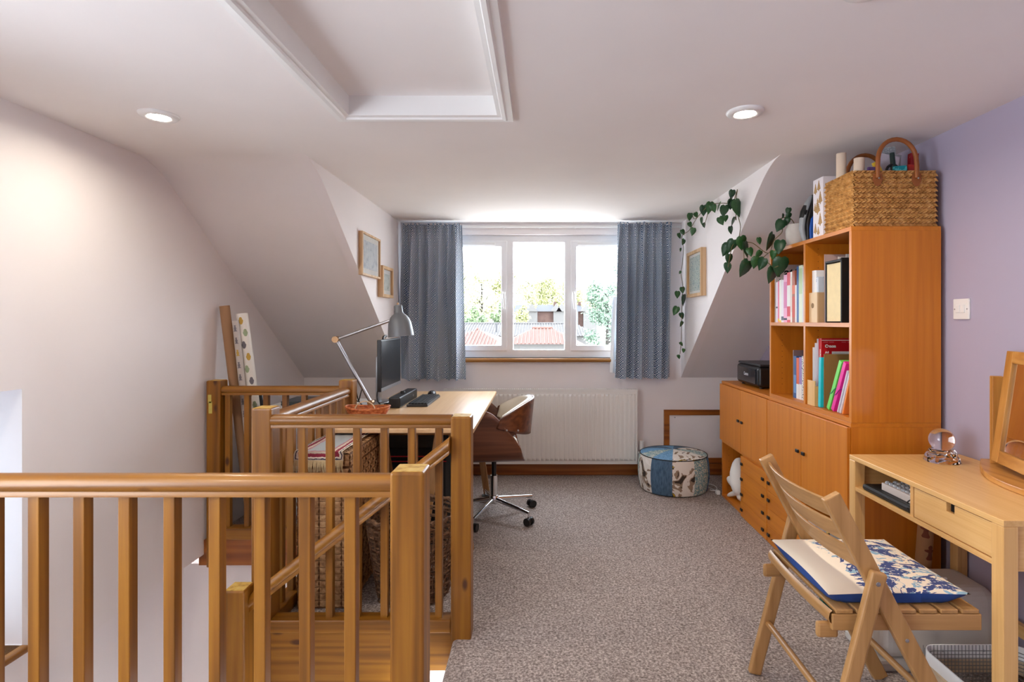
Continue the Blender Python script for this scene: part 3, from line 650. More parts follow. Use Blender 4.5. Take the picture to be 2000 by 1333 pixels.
# upper near compartment
yb = 2.8055
def box_file(name, b, m, label, cat, **k): return bx(name, b, m, None, label=label, cat=cat, **k)
o = thing('magazine_file', 'pale wooden magazine file with round finger holes', 'magazine file', (1.46,2.77,zs), GF)
bx('front_panel', (1.372,1.378,2.722,2.802,zs,zs+0.150), plain('pale_birch', (226,196,152), 0.6, vary=0.05), o)
bx('side_panel', (1.378,1.60,2.722,2.727,zs,zs+0.150), plain('tan_birch', (196,160,116), 0.6, vary=0.05), o); bx('side_panel', (1.378,1.60,2.797,2.802,zs,zs+0.150), M['pale_birch'], o)
bx('back_panel', (1.594,1.60,2.727,2.797,zs,zs+0.29), M['pale_birch'], o); bx('bottom_panel', (1.378,1.594,2.727,2.797,zs,zs+0.005), M['pale_birch'], o)
obj('finger_hole', MB().lathe([(0.013,0),(0.013,0.001),(0.0,0.001)], (1.372,2.766,zs+0.085), 16, Matrix.Rotation(-PI/2,3,'Y')), plain('hole_shade', (150,120,84), 0.8), o)
obj('finger_hole', MB().lathe([(0.013,0),(0.013,0.001),(0.0,0.001)], (1.425,2.722,zs+0.085), 16, Matrix.Rotation(PI/2,3,'X')), M['chrome'], o)
o = thing('ring_binder', 'white ring binder standing inside the magazine file', 'binder', (1.46,2.78,zs+0.006), GF)
obj('cover', MB().prism([(1.381,2.762),(1.386,2.756),(1.58,2.756),(1.58,2.760),(1.40,2.760),(1.40,2.791),(1.58,2.791),(1.58,2.795),(1.386,2.795),(1.381,2.789)], xyz, zs+0.006, zs+0.262), M['white_plastic'], o)
bx('papers', (1.402,1.575,2.762,2.789,zs+0.012,zs+0.250), M['paper_white'], o)
bx('kraft_folder', (1.40,1.585,2.7965,2.7968,zs+0.006,zs+0.285), M['kraft'], None, label='thin brown folder behind the white ring binder', cat='folder', group=GF) if False else None
bx('notebook', (1.384,1.56,2.744,2.7535,zs+0.006,zs+0.230), ramp_mat('blue_dots', [(0.0,(96,140,190)),(0.32,(226,232,240))], 90, kind='voronoi', rough=0.7), None, label='blue and white dotted notebook in the magazine file', cat='notebook', group=GF, bevel=0.001)
bx('notebook', (1.384,1.56,2.731,2.7415,zs+0.006,zs+0.226), plain('pale_blue_book', (196,206,216), 0.7), None, label='pale blue-grey notebook beside the dotted one', cat='notebook', group=GF, bevel=0.001)
bx('mount_board', (1.40,1.70,2.7035,2.7080,zs,zs+0.335), plain('pink_board', (190,160,150), 0.8), None, label='tall dusky pink board behind the blue folder', cat='board', group=GF)
bx('document_folder', (1.43,1.68,2.676,2.699,zs,zs+0.285), plain('blue_folder_mat', (30,116,190), 0.45), None, label='bright blue document folder behind the black album', cat='folder', group=GF, bevel=0.003)
for k, (dz, xx, c) in enumerate(((0.296,1.418,(206,226,240)),(0.318,1.440,(226,214,206)),(0.33,1.475,(230,228,222)))):
    bx('paper_folder', (xx,xx+0.20,2.660-0.006*k,2.6645-0.006*k,zs,zs+dz), plain('paper_folder_%s' % 'abc'[k], c, 0.8), None, label=('pale blue paper folder', 'beige paper folder', 'white tabbed paper folder')[k]+' sticking up behind the black album', cat='folder', group=GF)
o = thing('photo_album', 'thick black box album with cream page edges facing out', 'album', (1.50,2.55,zs), GF)
bx('cover', (1.362,1.60,2.484,2.494,zs,zs+0.295), M['black_satin'], o, bevel=0.003); bx('cover', (1.362,1.60,2.618,2.628,zs,zs+0.290), M['black_satin'], o, bevel=0.003)
bx('spine', (1.60,1.612,2.484,2.628,zs,zs+0.292), M['black_satin'], o, bevel=0.003)
bx('top_flap', (1.36,1.60,2.486,2.626,zs+0.280,zs+0.290), M['black_satin'], o, bevel=0.003)
obj('page_block', MB().grid(lambda u, v: (1.366+0.008*(1-(2*u-1)**2)*0.6, 2.496+0.120*u, zs+0.006+0.270*v), 12, 1).box(1.376,1.60,2.496,2.616,zs+0.006,zs+0.276), M['paper_cream'], o)
# lower far compartment: notebooks
z2 = 0.8755; y = 2.842
for (t, hh, c, lab, mm) in [(0.030,0.268,(226,224,220),'white spiral notebook against the divider',ramp_mat('spiral_white',[(0.0,(60,60,60)),(0.18,(230,228,222))],120,kind='voronoi')),
        (0.034,0.262,(120,120,130),'plain grey notebook beside the white spiral one',None),
        (0.040,0.235,(214,214,208),'black and white dotted notebook on the lower shelf',ramp_mat('dotty',[(0.0,(40,42,44)),(0.40,(222,222,214))],130,kind='voronoi')),
        (0.030,0.228,(150,128,180),'lilac notebook with a white foot on the lower shelf',None),
        (0.030,0.222,(214,96,56),'orange-red book with white foot on the lower shelf',None),
        (0.030,0.230,(52,88,140),'dark blue book on the lower shelf',None),
        (0.008,0.262,(112,92,92),'tall brown-grey covered book at the end of the lower row',None)]:
    bd = [(0.0,0.36,(228,226,220))] if 'white foot' in lab else ([(0.12,0.55,(96,140,190))] if 'dark blue' in lab else None)
    book(y, t, z2, hh, 0.19, c, lab, x=1.405, band=bd, mm=mm); y += t+0.0015
# lower near compartment
o = thing('magazine_file', 'wooden magazine file holding white papers beside the red paper box', 'magazine file', (1.46,2.77,z2), GF)
bx('side_panel', (1.367,1.60,2.726,2.731,z2,z2+0.100), M['bamboo_z'], o); bx('side_panel', (1.367,1.60,2.797,2.802,z2,z2+0.100), M['bamboo_z'], o)
bx('front_panel', (1.362,1.367,2.726,2.802,z2,z2+0.125), M['bamboo_z'], o, bevel=0.001); bx('bottom_panel', (1.367,1.60,2.731,2.797,z2,z2+0.004), M['bamboo_z'], o)
for k in range(3):
    bx('paper_sheaf', (1.385+0.006*k,1.595,2.789-0.010*k,2.793-0.010*k,z2+0.005,z2+0.29+0.022*k), plain('sheaf_%s' % 'abc'[k], (232-8*k,230-8*k,232-4*k), 0.8), None, label=('shortest sheaf of white paper', 'middle sheaf of white paper', 'tallest sheaf of white paper')[k]+' standing in the wooden file', cat='papers', group=GF)
o = thing('paper_box', 'red printer paper box with white brand lettering', 'box', (1.53,2.745,z2+0.005), GF)
bx('carton', (1.40,1.70,2.735,2.762,z2+0.005,z2+0.337), plain('canon_red', (186,20,32), 0.35, vary=0.02), o)
bx('label_panel', (1.452,1.70,2.7344,2.735,z2+0.10,z2+0.272), M['paper_white'], o)
text('lettering', 'Canon', 0.020, (1.418,2.7345,z2+0.292), (1,0,0), (0,0,1), M['paper_white'], o, 0.001)
text('lettering', 'Canon', 0.03, (1.3996,2.7565,z2+0.22), (0,0,-1), (0,-1,0), M['paper_white'], o, 0.0005) if False else text('lettering', 'Canon', 0.016, (1.3996,2.742,z2+0.24), (0,0,1), (0,1,0), M['paper_white'], o, 0.0005)
text('lettering', 'A4', 0.016, (1.418,2.7345,z2+0.262), (1,0,0), (0,0,1), M['paper_white'], o, 0.0005)
bx('stripe', (1.402,1.698,2.7344,2.735,z2+0.326,z2+0.329), M['paper_white'], o)
for k in range(9): bx('hanging_text', (1.41+0.03*k,1.432+0.03*k,2.7344,2.735,z2+0.317,z2+0.3195), plain('pink_print_%d' % k, (226,120,130), 0.6, vary=0), o) if k in (0,1,3,4,6,7,8) else None
def leaning(name, m, yb, zt, t, x0, x1, dy, label, cat='folder', bevel=0.002, extra=None):
    L_ = math.hypot(dy, zt); o = thing(name, label, cat, (x0, yb, z2), GF)
    obj('shell', MB().box(x0,x1,yb,yb+t,z2,z2+L_), m, o, bevel=bevel)
    if extra: extra(o, L_)
    o.rotation_euler = (math.atan2(dy, zt), 0, 0); return o
leaning('document_folder', plain('turquoise', (28,190,206), 0.4, vary=0.03), 2.690, 0.245, 0.024, 1.372, 1.58, 0.008, 'turquoise document folder leaning beside the green one')
bx('kraft_board', (1.385,1.68,2.678,2.684,z2,z2+0.262), plain('kraft_brown', (146,104,56), 0.85), None, label='brown card board behind the bright folders', cat='board', group=GF)
def elastic(o, L_, yb, t, m):
    obj('elastic_band', MB().tube([(1.3705,yb-0.0015,z2+L_*0.46),(1.3705,yb+t*0.5,z2+L_*0.34),(1.3705,yb+t+0.0015,z2+L_*0.30)], 0.0016, 6).tube([(1.3705,yb-0.0015,z2+L_*0.46),(1.46,yb-0.0015,z2+L_*0.62)], 0.0016, 6), m, o)
plain('elastic_green', (20,120,110), 0.6, vary=0); plain('elastic_purple', (120,40,130), 0.6, vary=0)
leaning('document_folder', plain('lime', (112,214,92), 0.45, vary=0.03), 2.612, 0.235, 0.024, 1.372, 1.60, 0.112, 'lime green elastic folder tilted between turquoise and pink', extra=lambda o, L_: elastic(o, L_, 2.612, 0.024, M['elastic_green']))
leaning('document_folder', plain('hot_pink', (226,40,150), 0.45, vary=0.03), 2.572, 0.232, 0.024, 1.372, 1.60, 0.108, 'hot pink elastic folder tilted against the green one', extra=lambda o, L_: elastic(o, L_, 2.572, 0.024, M['elastic_purple']))
clear('clear_plastic', (0.88,0.88,0.92), 0.12, 0.1)
leaning('plastic_wallet', plain('wallet_grey', (214,210,220), 0.3), 2.538, 0.20, 0.008, 1.374, 1.59, 0.082, 'pale clear plastic wallet beside the pink folder', 'wallet')
leaning('plastic_wallet', plain('wallet_white', (236,234,238), 0.3), 2.518, 0.19, 0.007, 1.374, 1.59, 0.078, 'white plastic wallet next to the orange one', 'wallet')
leaning('plastic_wallet', plain('wallet_orange', (236,138,60), 0.4), 2.494, 0.16, 0.010, 1.374, 1.59, 0.055, 'orange plastic wallet against the bookcase side', 'wallet')
# near low cubby: papers and files
bx('magazine', (1.362,1.60,2.775,2.792,0.0185,0.300), plain('mag_white', (226,224,236), 0.5), None, label='white magazine standing in the open cubby behind the folding chair', cat='magazine', group='papers in the near cubby', bevel=0.001)
bx('magazine', (1.350,1.60,2.640,2.662,0.0185,0.290), ramp_mat('wasp', [(0.0,(30,28,20)),(0.45,(216,186,90))], 50, rough=0.6), None, label='yellow and black magazine standing in the open cubby', cat='magazine', group='papers in the near cubby', bevel=0.001) if False else None
bx('box_file', (1.362,1.62,2.50,2.585,0.0185,0.310), plain('file_grey', (120,116,112), 0.7), None, label='grey box file standing in the cubby behind the folding chair', cat='box file', group='papers in the near cubby', bevel=0.002)
bx('patterned_file', (1.360,1.60,2.592,2.612,0.0185,0.315), ramp_mat('wasp', [(0.0,(30,28,20)),(0.45,(216,186,90))], 50, rough=0.6), None, label='yellow and black patterned folder beside the grey box file', cat='folder', group='papers in the near cubby', bevel=0.001)
bx('floor_folder', (1.255,1.34,2.44,2.47,0.002,0.09), plain('dark_green', (10,84,66), 0.5), None, label='small dark green box on the carpet by the desk leg', cat='box', bevel=0.002)

# ---------------------------------------------------------------- printer on the far cabinet
P_ = thing('printer', 'black inkjet printer on the low beech cabinet', 'printer', (1.56,3.75,0.856))
obj('case', MB().box(1.415,1.725,3.555,3.955,0.866,1.000), M['black_plastic'], P_, bevel=0.022, seg=4)
obj('lid', MB().box(1.425,1.720,3.560,3.950,1.001,1.016), plain('printer_lid', (40,40,43), 0.4, vary=0), P_, bevel=0.006)
bx('front_panel', (1.4095,1.4155,3.60,3.925,0.884,0.982), plain('printer_gloss', (30,30,33), 0.15, vary=0, coat=0.5), P_, bevel=0.002)
text('lettering', 'Canon', 0.030, (1.4092,3.80,0.930), (0,-1,0), (0,0,1), plain('silver_print', (200,200,204), 0.4, vary=0), P_, 0.0005)
for (a, b) in ((1.45,3.60),(1.45,3.91),(1.69,3.60),(1.69,3.91)): obj('foot', MB().lathe([(0.012,0),(0.012,0.011)], (a,b,0.8555), 10), M['black_satin'], P_)

# ---------------------------------------------------------------- on top of the bookcase
ZT = 1.7115
# seagrass basket: braided rows
K = thing('seagrass_basket', 'braided seagrass basket with tan leather handles on the bookcase', 'basket', (1.545,2.52,ZT))
BX0, BX1, BY0, BY1, BH = 1.368, 1.728, 2.405, 2.625, 0.245
bk = MB(); rnd = random.Random(5)
def braid(p, d, up, nrm, s):
    c = Vector(p); ax = (Vector(d)*0.0155+Vector(up)*0.0075*s); az = Vector(nrm)*0.0120; ay = ax.cross(az).normalized()*0.0078
    pts = [c-ax, c-ay, c+az, c+ay, c+ax, c-az*0.6]
    bk.add(pts, [(0,1,2),(0,2,3),(4,2,1),(4,3,2),(0,5,1),(0,3,5),(4,1,5),(4,5,3)])
for r_ in range(11):
    z = ZT+0.013+r_*0.0220
    per = [((BX0,BY0),(BX1,BY0),(0,-1,0)),((BX1,BY0),(BX1,BY1),(1,0,0)),((BX1,BY1),(BX0,BY1),(0,1,0)),((BX0,BY1),(BX0,BY0),(-1,0,0))]
    for (a, b, nn) in per:
        a, b = Vector((*a,0)), Vector((*b,0)); L_ = (b-a).length; d_ = (b-a).normalized(); n = int(L_/0.0185)
        for k in range(n+1):
            p = a+d_*(0.010+(L_-0.020)*k/n); jig = rnd.uniform(-0.002,0.002)
            braid((p.x+nn[0]*jig,p.y+nn[1]*jig,z+0.0056), d_, (0,0,1), nn, 1); braid((p.x+nn[0]*jig+d_.x*0.008,p.y+nn[1]*jig+d_.y*0.008,z-0.0056), d_, (0,0,1), nn, -1)
obj('braid', bk, M['seagrass'], K, smooth=True, kind='stuff')
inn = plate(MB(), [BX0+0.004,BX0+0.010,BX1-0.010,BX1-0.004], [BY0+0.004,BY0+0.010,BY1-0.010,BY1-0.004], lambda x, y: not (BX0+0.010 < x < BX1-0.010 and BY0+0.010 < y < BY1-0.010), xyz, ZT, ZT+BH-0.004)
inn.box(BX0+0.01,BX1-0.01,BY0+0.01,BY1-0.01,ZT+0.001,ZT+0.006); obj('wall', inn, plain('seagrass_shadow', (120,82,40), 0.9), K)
for (yy, s) in ((BY0-0.012,-1),(BY1+0.010,1)):
    hx0, hx1 = 1.470, 1.640
    pts = [(hx0,yy,ZT+BH-0.035)]+[((hx0+hx1)/2-(hx1-hx0)/2*math.cos(PI*i/14), yy-0.006*s*math.sin(PI*i/14), ZT+BH+0.020+0.115*math.sin(PI*i/14)**0.8) for i in range(15)]+[(hx1,yy,ZT+BH-0.035)]
    obj('handle', MB().tube(pts, 0.0095, 10), M['leather_tan'], K, smooth=True)
    for hx in (hx0, hx1):
        tb = obj('handle_tab', MB().prism([(hx-0.020,ZT+BH-0.015),(hx-0.022,ZT+BH-0.045),(hx-0.012,ZT+BH-0.066),(hx,ZT+BH-0.072),(hx+0.012,ZT+BH-0.066),(hx+0.022,ZT+BH-0.045),(hx+0.020,ZT+BH-0.015)], xzy, yy+0.004*s*-1-0.003, yy+0.003), M['leather_tan'], K, bevel=0.001)
        if s < 0: obj('rivet', MB().ball((hx,yy-0.010,ZT+BH-0.038), (0.004,0.003,0.004), 8, 6), M['brushed_steel'], tb, smooth=True)
GB = 'things in the seagrass basket'; zb = ZT+0.008
def roll(name, p, q, r, m, label, cat='roll', group=None, hollow=True, core=None):
    o = thing(name, label, cat, p, group); p, q = Vector(p), Vector(q); d = (q-p)
    rot = d.to_track_quat('Z','Y').to_matrix(); n = d.length
    obj('paper', MB().lathe([(r,0),(r,n),(r*0.62,n),(r*0.60,n-0.03)], p, 22, rot), m, o, smooth=True)
    if hollow: obj('core', MB().lathe([(r*0.60,n-0.035),(r*0.55,n-0.002),(r*0.45,n-0.003),(r*0.43,n-0.06),(0.0,n-0.06)], p, 16, rot), core or M['kraft'], o, smooth=True)
    return o
plain('cream_roll', (226,206,182), 0.75, vary=0.02)
roll('paper_roll', (1.405,2.565,zb), (1.400,2.555,ZT+0.365), 0.021, M['cream_roll'], 'taller cream paper roll standing in the basket', group=GB)
roll('paper_roll', (1.432,2.478,zb), (1.434,2.470,ZT+0.318), 0.022, M['cream_roll'], 'shorter cream paper roll standing in the basket', group=GB)
def slab(name, c, hx, hy, hz, ry, rz, m, label, cat, rx=0):
    o = bx(name, (c[0]-hx,c[0]+hx,c[1]-hy,c[1]+hy,c[2],c[2]+2*hz), m, None, label=label, cat=cat, group=GB, bevel=0.0015); o.rotation_euler = (math.radians(rx), math.radians(ry), math.radians(rz)); return o
slab('card_sheet', (1.560,2.51,zb+0.16), 0.045, 0.004, 0.090, 12, 0, plain('card_white', (206,200,208), 0.7, vary=0.1, vscale=30), 'white printed card leaning in the basket', 'card')
slab('gift_bag', (1.500,2.535,zb+0.16), 0.040, 0.010, 0.072, 32, 0, plain('bag_white', (214,208,206), 0.6, vary=0.08, vscale=30), 'white paper bag slumped in the basket', 'bag')
slab('envelope', (1.640,2.535,zb+0.11), 0.034, 0.003, 0.136, -8, 0, ramp_mat('glitter_grey', [(0.3,(150,156,158)),(0.55,(188,194,194)),(0.7,(214,218,216))], 200), 'grey glitter envelope standing tall in the basket', 'envelope')
slab('envelope', (1.612,2.545,zb+0.10), 0.034, 0.003, 0.126, 6, 0, plain('env_pale', (186,192,194), 0.6), 'pale envelope behind the glitter one in the basket', 'envelope')
slab('red_wallet', (1.690,2.50,zb+0.14), 0.018, 0.012, 0.100, 2, 0, ramp_mat('red_dots', [(0.0,(236,180,170)),(0.10,(150,12,20))], 60, kind='voronoi', rough=0.35), 'dark red spotted packet at the wall side of the basket', 'packet')
slab('orange_packet', (1.656,2.470,zb+0.14), 0.018, 0.010, 0.070, 4, 0, plain('packet_red', (196,44,26), 0.4), 'orange-red packet beside the dark red one', 'packet')
slab('yellow_box', (1.545,2.458,zb+0.18), 0.013, 0.006, 0.060, -24, 0, plain('box_yellow', (226,186,40), 0.5), 'small yellow packet in the basket', 'packet')
slab('teal_packet', (1.606,2.446,zb+0.165), 0.030, 0.006, 0.052, -4, 0, ramp_mat('teal_print', [(0.3,(20,150,160)),(0.55,(96,206,206)),(0.7,(14,110,120))], 70), 'teal printed packet in the basket front', 'packet')
slab('purple_box', (1.478,2.446,zb+0.17), 0.020, 0.006, 0.047, 0, 0, plain('box_purple', (92,66,120), 0.5), 'small purple box in the basket front', 'box')
o = thing('tape_ring', 'black looped ribbon holder sticking out of the basket', 'ribbon', (1.572,2.455,zb+0.17), GB)
obj('loop', MB().tube([(1.572+0.026*math.cos(2*PI*i/20), 2.452, zb+0.250+0.026*math.sin(2*PI*i/20)) for i in range(21)], 0.006, 8), M['black_plastic'], o, smooth=True)
obj('stalk', MB().tube([(1.590,2.455,zb+0.12),(1.580,2.455,zb+0.23),(1.572,2.456,zb+0.33)], [0.014,0.012,0.010], 8), plain('ribbon_green', (20,50,44), 0.5), o, smooth=True)
# white gift box with golden fir trees
G = thing('gift_box', 'tall white gift box printed with gold fir trees', 'box', (1.42,2.70,ZT))
bx('carton', (1.362,1.470,2.646,2.742,ZT,ZT+0.285), plain('gift_white', (232,226,230), 0.6, vary=0.02), G, bevel=0.002)
gold = ramp_mat('gold_glitter', [(0.3,(150,110,52)),(0.5,(190,150,84)),(0.7,(214,180,120))], 260, rough=0.5)
def fir(cy, cz, s):
    L_ = [(0.0,1.0)]; 
    for i in range(6): L_ += [(0.09+0.055*i,0.80-0.13*i),(0.05+0.045*i,0.76-0.13*i)]
    L_ += [(0.05,0.02),(0.05,-0.08)]
    full = L_+[(-a,b) for (a,b) in reversed(L_[1:])]
    return MB().prism([(cy+a*s, cz+b*s) for a, b in full], yzx, 1.3612, 1.3622)
for (cy, cz, s) in ((2.697,0.115,0.075),(2.672,0.055,0.06),(2.718,0.020,0.05),(2.717,0.215,0.05),(2.685,0.225,0.05),(2.671,0.160,0.06),(2.690,0.010,0.04),(2.722,0.130,0.04)):
    obj('fir_tree_print', fir(cy, ZT+cz, s), gold, G)
# steam iron standing on its heel
I = thing('steam_iron', 'grey and blue steam iron standing upright on the bookcase', 'iron', (1.43,2.86,ZT))
iy0, iy1 = 2.80, 2.885
obj('soleplate', MB().prism([(1.413,ZT+0.005),(1.421,ZT+0.012),(1.425,ZT+0.20),(1.415,ZT+0.245),(1.409,ZT+0.21)], xzy, iy0+0.004, iy1-0.004), M['brushed_steel'], I, bevel=0.003)
obj('body', MB().prism([(1.370,ZT+0.003),(1.412,ZT+0.003),(1.412,ZT+0.205),(1.414,ZT+0.245),(1.405,ZT+0.235),(1.385,ZT+0.165),(1.367,ZT+0.09)], xzy, iy0+0.012, iy1-0.012), M['black_plastic'], I, bevel=0.010, seg=3)
obj('water_tank', MB().prism([(1.379,ZT+0.006),(1.409,ZT+0.006),(1.409,ZT+0.14),(1.400,ZT+0.13),(1.385,ZT+0.11),(1.377,ZT+0.06)], xzy, iy0+0.004, iy1-0.004), plain('iron_blue', (20,80,170), 0.2, coat=0.6, vary=0.0), I, bevel=0.008, seg=3)
hp = [(1.371,ZT+0.004),(1.361,ZT+0.03),(1.355,ZT+0.065),(1.358,ZT+0.11),(1.370,ZT+0.155),(1.387,ZT+0.20),(1.405,ZT+0.232)]
obj('handle', MB().tube([(a,2.8425,b) for a, b in hp], [0.012,0.013,0.015,0.016,0.016,0.015,0.010], 10), plain('iron_grey', (150,156,160), 0.35, vary=0), I, smooth=True)
obj('grip', MB().tube([(1.356,2.8425,ZT+0.118),(1.365,2.8425,ZT+0.150),(1.375,2.8425,ZT+0.182)], [0.015,0.018,0.013], 10), M['black_satin'], I, smooth=True)
obj('cord', MB().tube([(1.44+0.035*math.cos(a)-0.0*a, 2.905+0.030*math.sin(a), ZT+0.006+0.0035*a/2) for a in [0.45*i for i in range(44)]], 0.0034, 6), ramp_mat('flex', [(0.0,(30,30,32)),(0.48,(226,226,226))], 150, rough=0.7), I, smooth=True)

# ---------------------------------------------------------------- trailing plant
V = thing('trailing_plant', 'trailing heart-leaf plant in a pale pot, vines draped along the dormer', 'plant', (1.415,3.03,ZT))
obj('pot', MB().lathe([(0.034,0),(0.046,0.012),(0.055,0.05),(0.056,0.085),(0.050,0.118),(0.046,0.118),(0.050,0.085),(0.046,0.100),(0.0,0.100)], (1.415,3.03,ZT), 28), M['pot_grey'], V, smooth=True)
STEMS = [[(1.415,3.03,1.81),(1.384,3.03,1.861),(1.342,3.03,1.869),(1.331,3.05,1.853),(1.336,3.03,1.793),(1.299,3.05,1.745),(1.274,3.07,1.677),(1.207,3.12,1.741),(1.164,3.2,1.767),(1.185,3.25,1.865),(1.172,3.29,1.979),(1.178,3.28,2.084)],
 [(1.176,3.29,1.995),(1.146,3.46,2.04),(1.148,3.73,2.081),(1.149,4.01,2.054),(1.149,4.23,1.996),(1.143,4.42,1.978),(1.163,4.45,1.888),(1.155,4.45,1.776),(1.143,4.45,1.681),(1.159,4.45,1.577),(1.151,4.45,1.474),(1.147,4.45,1.246),(1.143,4.45,1.114),(1.134,4.45,1.031)],
 [(1.164,3.2,1.767),(1.118,3.18,1.741),(1.1,3.18,1.676),(1.089,3.18,1.611)], [(1.274,3.07,1.677),(1.245,3.07,1.648),(1.26,3.05,1.626),(1.282,3.01,1.594),(1.3,3.0,1.599)], [(1.164,3.2,1.767),(1.163,3.14,1.706),(1.162,3.13,1.626)],
 [(1.178,3.28,2.08),(1.165,3.285,2.03),(1.17,3.28,1.96),(1.17,3.28,1.90)], [(1.148,3.73,2.081),(1.15,3.78,2.02),(1.15,3.84,1.97)], [(1.149,4.01,2.054),(1.15,4.10,2.06),(1.15,4.14,2.09)]]
def smooth_path(pts, n=6):
    P = [Vector(p) for p in pts]; out = []
    for i in range(len(P)-1):
        a, b, c, d_ = P[max(0,i-1)], P[i], P[i+1], P[min(len(P)-1,i+2)]
        for k in range(n):
            t = k/n; out.append(0.5*((2*b)+(c-a)*t+(2*a-5*b+4*c-d_)*t*t+(3*b-a-3*c+d_)*t**3))
    return out+[P[-1]]
for s_ in STEMS: obj('vine', MB().tube(smooth_path(s_), 0.0024, 6), M['stem_green'], V, smooth=True)
LEAVES = [(1.15,4.219,2.093,0.059),(1.15,3.863,2.069,0.072),(1.15,3.735,2.061,0.078),(1.15,3.636,2.041,0.059),(1.15,3.542,2.032,0.058),(1.098,3.28,1.95,0.069),(1.15,3.482,1.928,0.057),(1.108,3.28,1.907,0.038),(1.144,3.28,2.051,0.05),(1.132,3.28,2.011,0.053),(1.141,3.28,1.99,0.061),(1.17,3.26,1.959,0.099),(1.15,3.28,1.889,0.053),(1.15,3.912,2.006,0.05),(1.15,3.851,1.966,0.036),(1.15,4.04,2.074,0.042),(1.15,4.205,2.031,0.044),(1.15,4.135,1.965,0.058),(1.13,4.45,1.983,0.047),(1.159,4.45,2.012,0.047),(1.159,4.45,1.933,0.052),(1.138,4.45,1.871,0.031),(1.134,4.45,1.689,0.026),(1.155,4.45,1.544,0.052),(1.114,4.45,1.507,0.057),(1.160,4.45,1.461,0.088),(1.097,4.45,1.375,0.072),(1.151,4.45,1.337,0.052),(1.143,4.45,1.271,0.047),(1.147,4.45,1.11,0.036),(1.163,4.45,1.056,0.036),(1.126,4.45,1.006,0.036),(1.153,3.147,1.739,0.08),(1.173,3.13,1.699,0.087),(1.191,3.114,1.685,0.051),(1.229,3.08,1.744,0.039),(1.268,3.044,1.73,0.099),(1.309,3.006,1.697,0.077),(1.223,3.086,1.67,0.047),(1.21,3.097,1.623,0.065),(1.238,3.072,1.612,0.071),(1.162,3.139,1.592,0.099),(1.082,3.206,1.709,0.075),(1.106,3.187,1.73,0.074),(1.096,3.194,1.654,0.059),(1.092,3.198,1.603,0.059),(1.275,3.038,1.546,0.092),(1.309,3.006,1.588,0.105),(1.285,3.029,1.658,0.049),(1.138,3.28,1.837,0.046),(1.315,3.02,1.817,0.07),(1.363,3.02,1.898,0.039),(1.363,3.02,1.87,0.039),(1.357,3.02,1.842,0.042),(1.334,3.02,1.873,0.028)]
def leaf_mb():           # heart-shaped blade of length 1, hanging tip down, folded along the midrib
    half = [(0.0,0.44),(0.16,0.52),(0.33,0.44),(0.42,0.24),(0.38,0.0),(0.26,-0.22),(0.12,-0.40),(0.0,-0.55)]
    mb = MB(); mid = [(0,0,0.40),(0,0.02,0.2),(0,0.03,-0.05),(0,0.0,-0.3),(0,-0.06,-0.55)]
    vs = [(x, -0.10*abs(x)+0.02-0.10*(0.3-z)**2 if z < 0.3 else -0.12*abs(x), z) for x, z in half]
    vs2 = [(-x, y_, z) for (x, y_, z) in vs[1:-1]]
    mb.add(vs+mid[1:4]+vs2, [])
    n = len(vs); a, b, c = n, n+1, n+2; q = n+3
    mb.f += [(0,1,2,a),(a,2,3),(a,3,4,b),(b,4,5),(b,5,6,c),(c,6,7),(0,a,q+1,q),(a,q+2,q+1),(a,b,q+3,q+2),(b,q+4,q+3),(b,c,q+5,q+4),(c,7,q+5)]
    return mb
rnd = random.Random(11); l0 = None; l1 = None
for i, (x, y, z, s) in enumerate(LEAVES):
    if i < 2:
        o = obj('leaf', leaf_mb(), M['leaf_green' if i == 0 else 'leaf_dark'], V, smooth=True, solid=0.01)
        l0, l1 = (o, l1) if i == 0 else (l0, o)
    else:
        o = again(l0 if (x < 1.16 and y > 3.3 and rnd.random() < 0.85) or rnd.random() < 0.3 else l1, (0,0,0), parent=V)
    zz = -0.52
    o.scale = (s*1.0, s, s*1.08)
    tilt = rnd.uniform(-0.5,0.5); yaw = rnd.uniform(-0.9,0.9); pitch = rnd.uniform(-0.2,0.5)
    o.rotation_euler = (pitch, tilt, yaw)
    o.location = Vector((x,y,z))-V.location-(o.rotation_euler.to_matrix()@Vector((0,0,0.5*s)))
# ================================================================ BAMBOO DRESSING DESK
DX0, DX1, DY0, DY1, DZ = 1.298, 1.762, 1.540, 2.308, 0.740
D = thing('bamboo_desk', 'bamboo desk with one drawer and an open slot against the lilac wall', 'desk', (1.53,1.92,0))
bx('desk_top', (DX0,DX1,DY0,DY1,DZ-0.018,DZ), M['bamboo_y'], D, bevel=0.0015)
for (x, y) in ((DX0,DY0),(DX0,DY1-0.042),(DX1-0.042,DY0),(DX1-0.042,DY1-0.042)):
    bx('leg', (x,x+0.042,y,y+0.042,0,DZ-0.018), M['bamboo_z'], D, bevel=0.002)
bx('slot_shelf', (DX0+0.002,DX1-0.05,DY0+0.042,DY1-0.042,0.600,0.616), M['bamboo_y'], D)
bx('divider', (DX0+0.004,DX1-0.05,1.918,1.934,0.616,DZ-0.018), M['bamboo_z'], D)
bx('back_rail', (DX1-0.05,DX1-0.034,DY0+0.042,DY1-0.042,0.60,DZ-0.018), M['bamboo_y'], D)
bx('end_rail', (DX0+0.042,DX1-0.042,DY0+0.006,DY0+0.022,0.595,DZ-0.018), M['bamboo_x'], D); bx('end_rail', (DX0+0.042,DX1-0.042,DY1-0.022,DY1-0.006,0.595,DZ-0.018), M['bamboo_x'], D)
dr = obj('drawer', plate(MB(), [DY0+0.045,1.728,1.762,1.914], [0.619,0.690,DZ-0.021], lambda y, z: not (1.728 < y < 1.762 and z > 0.690), yzx, DX0+0.004, DX0+0.020), M['bamboo_y'], D, bevel=0.001)
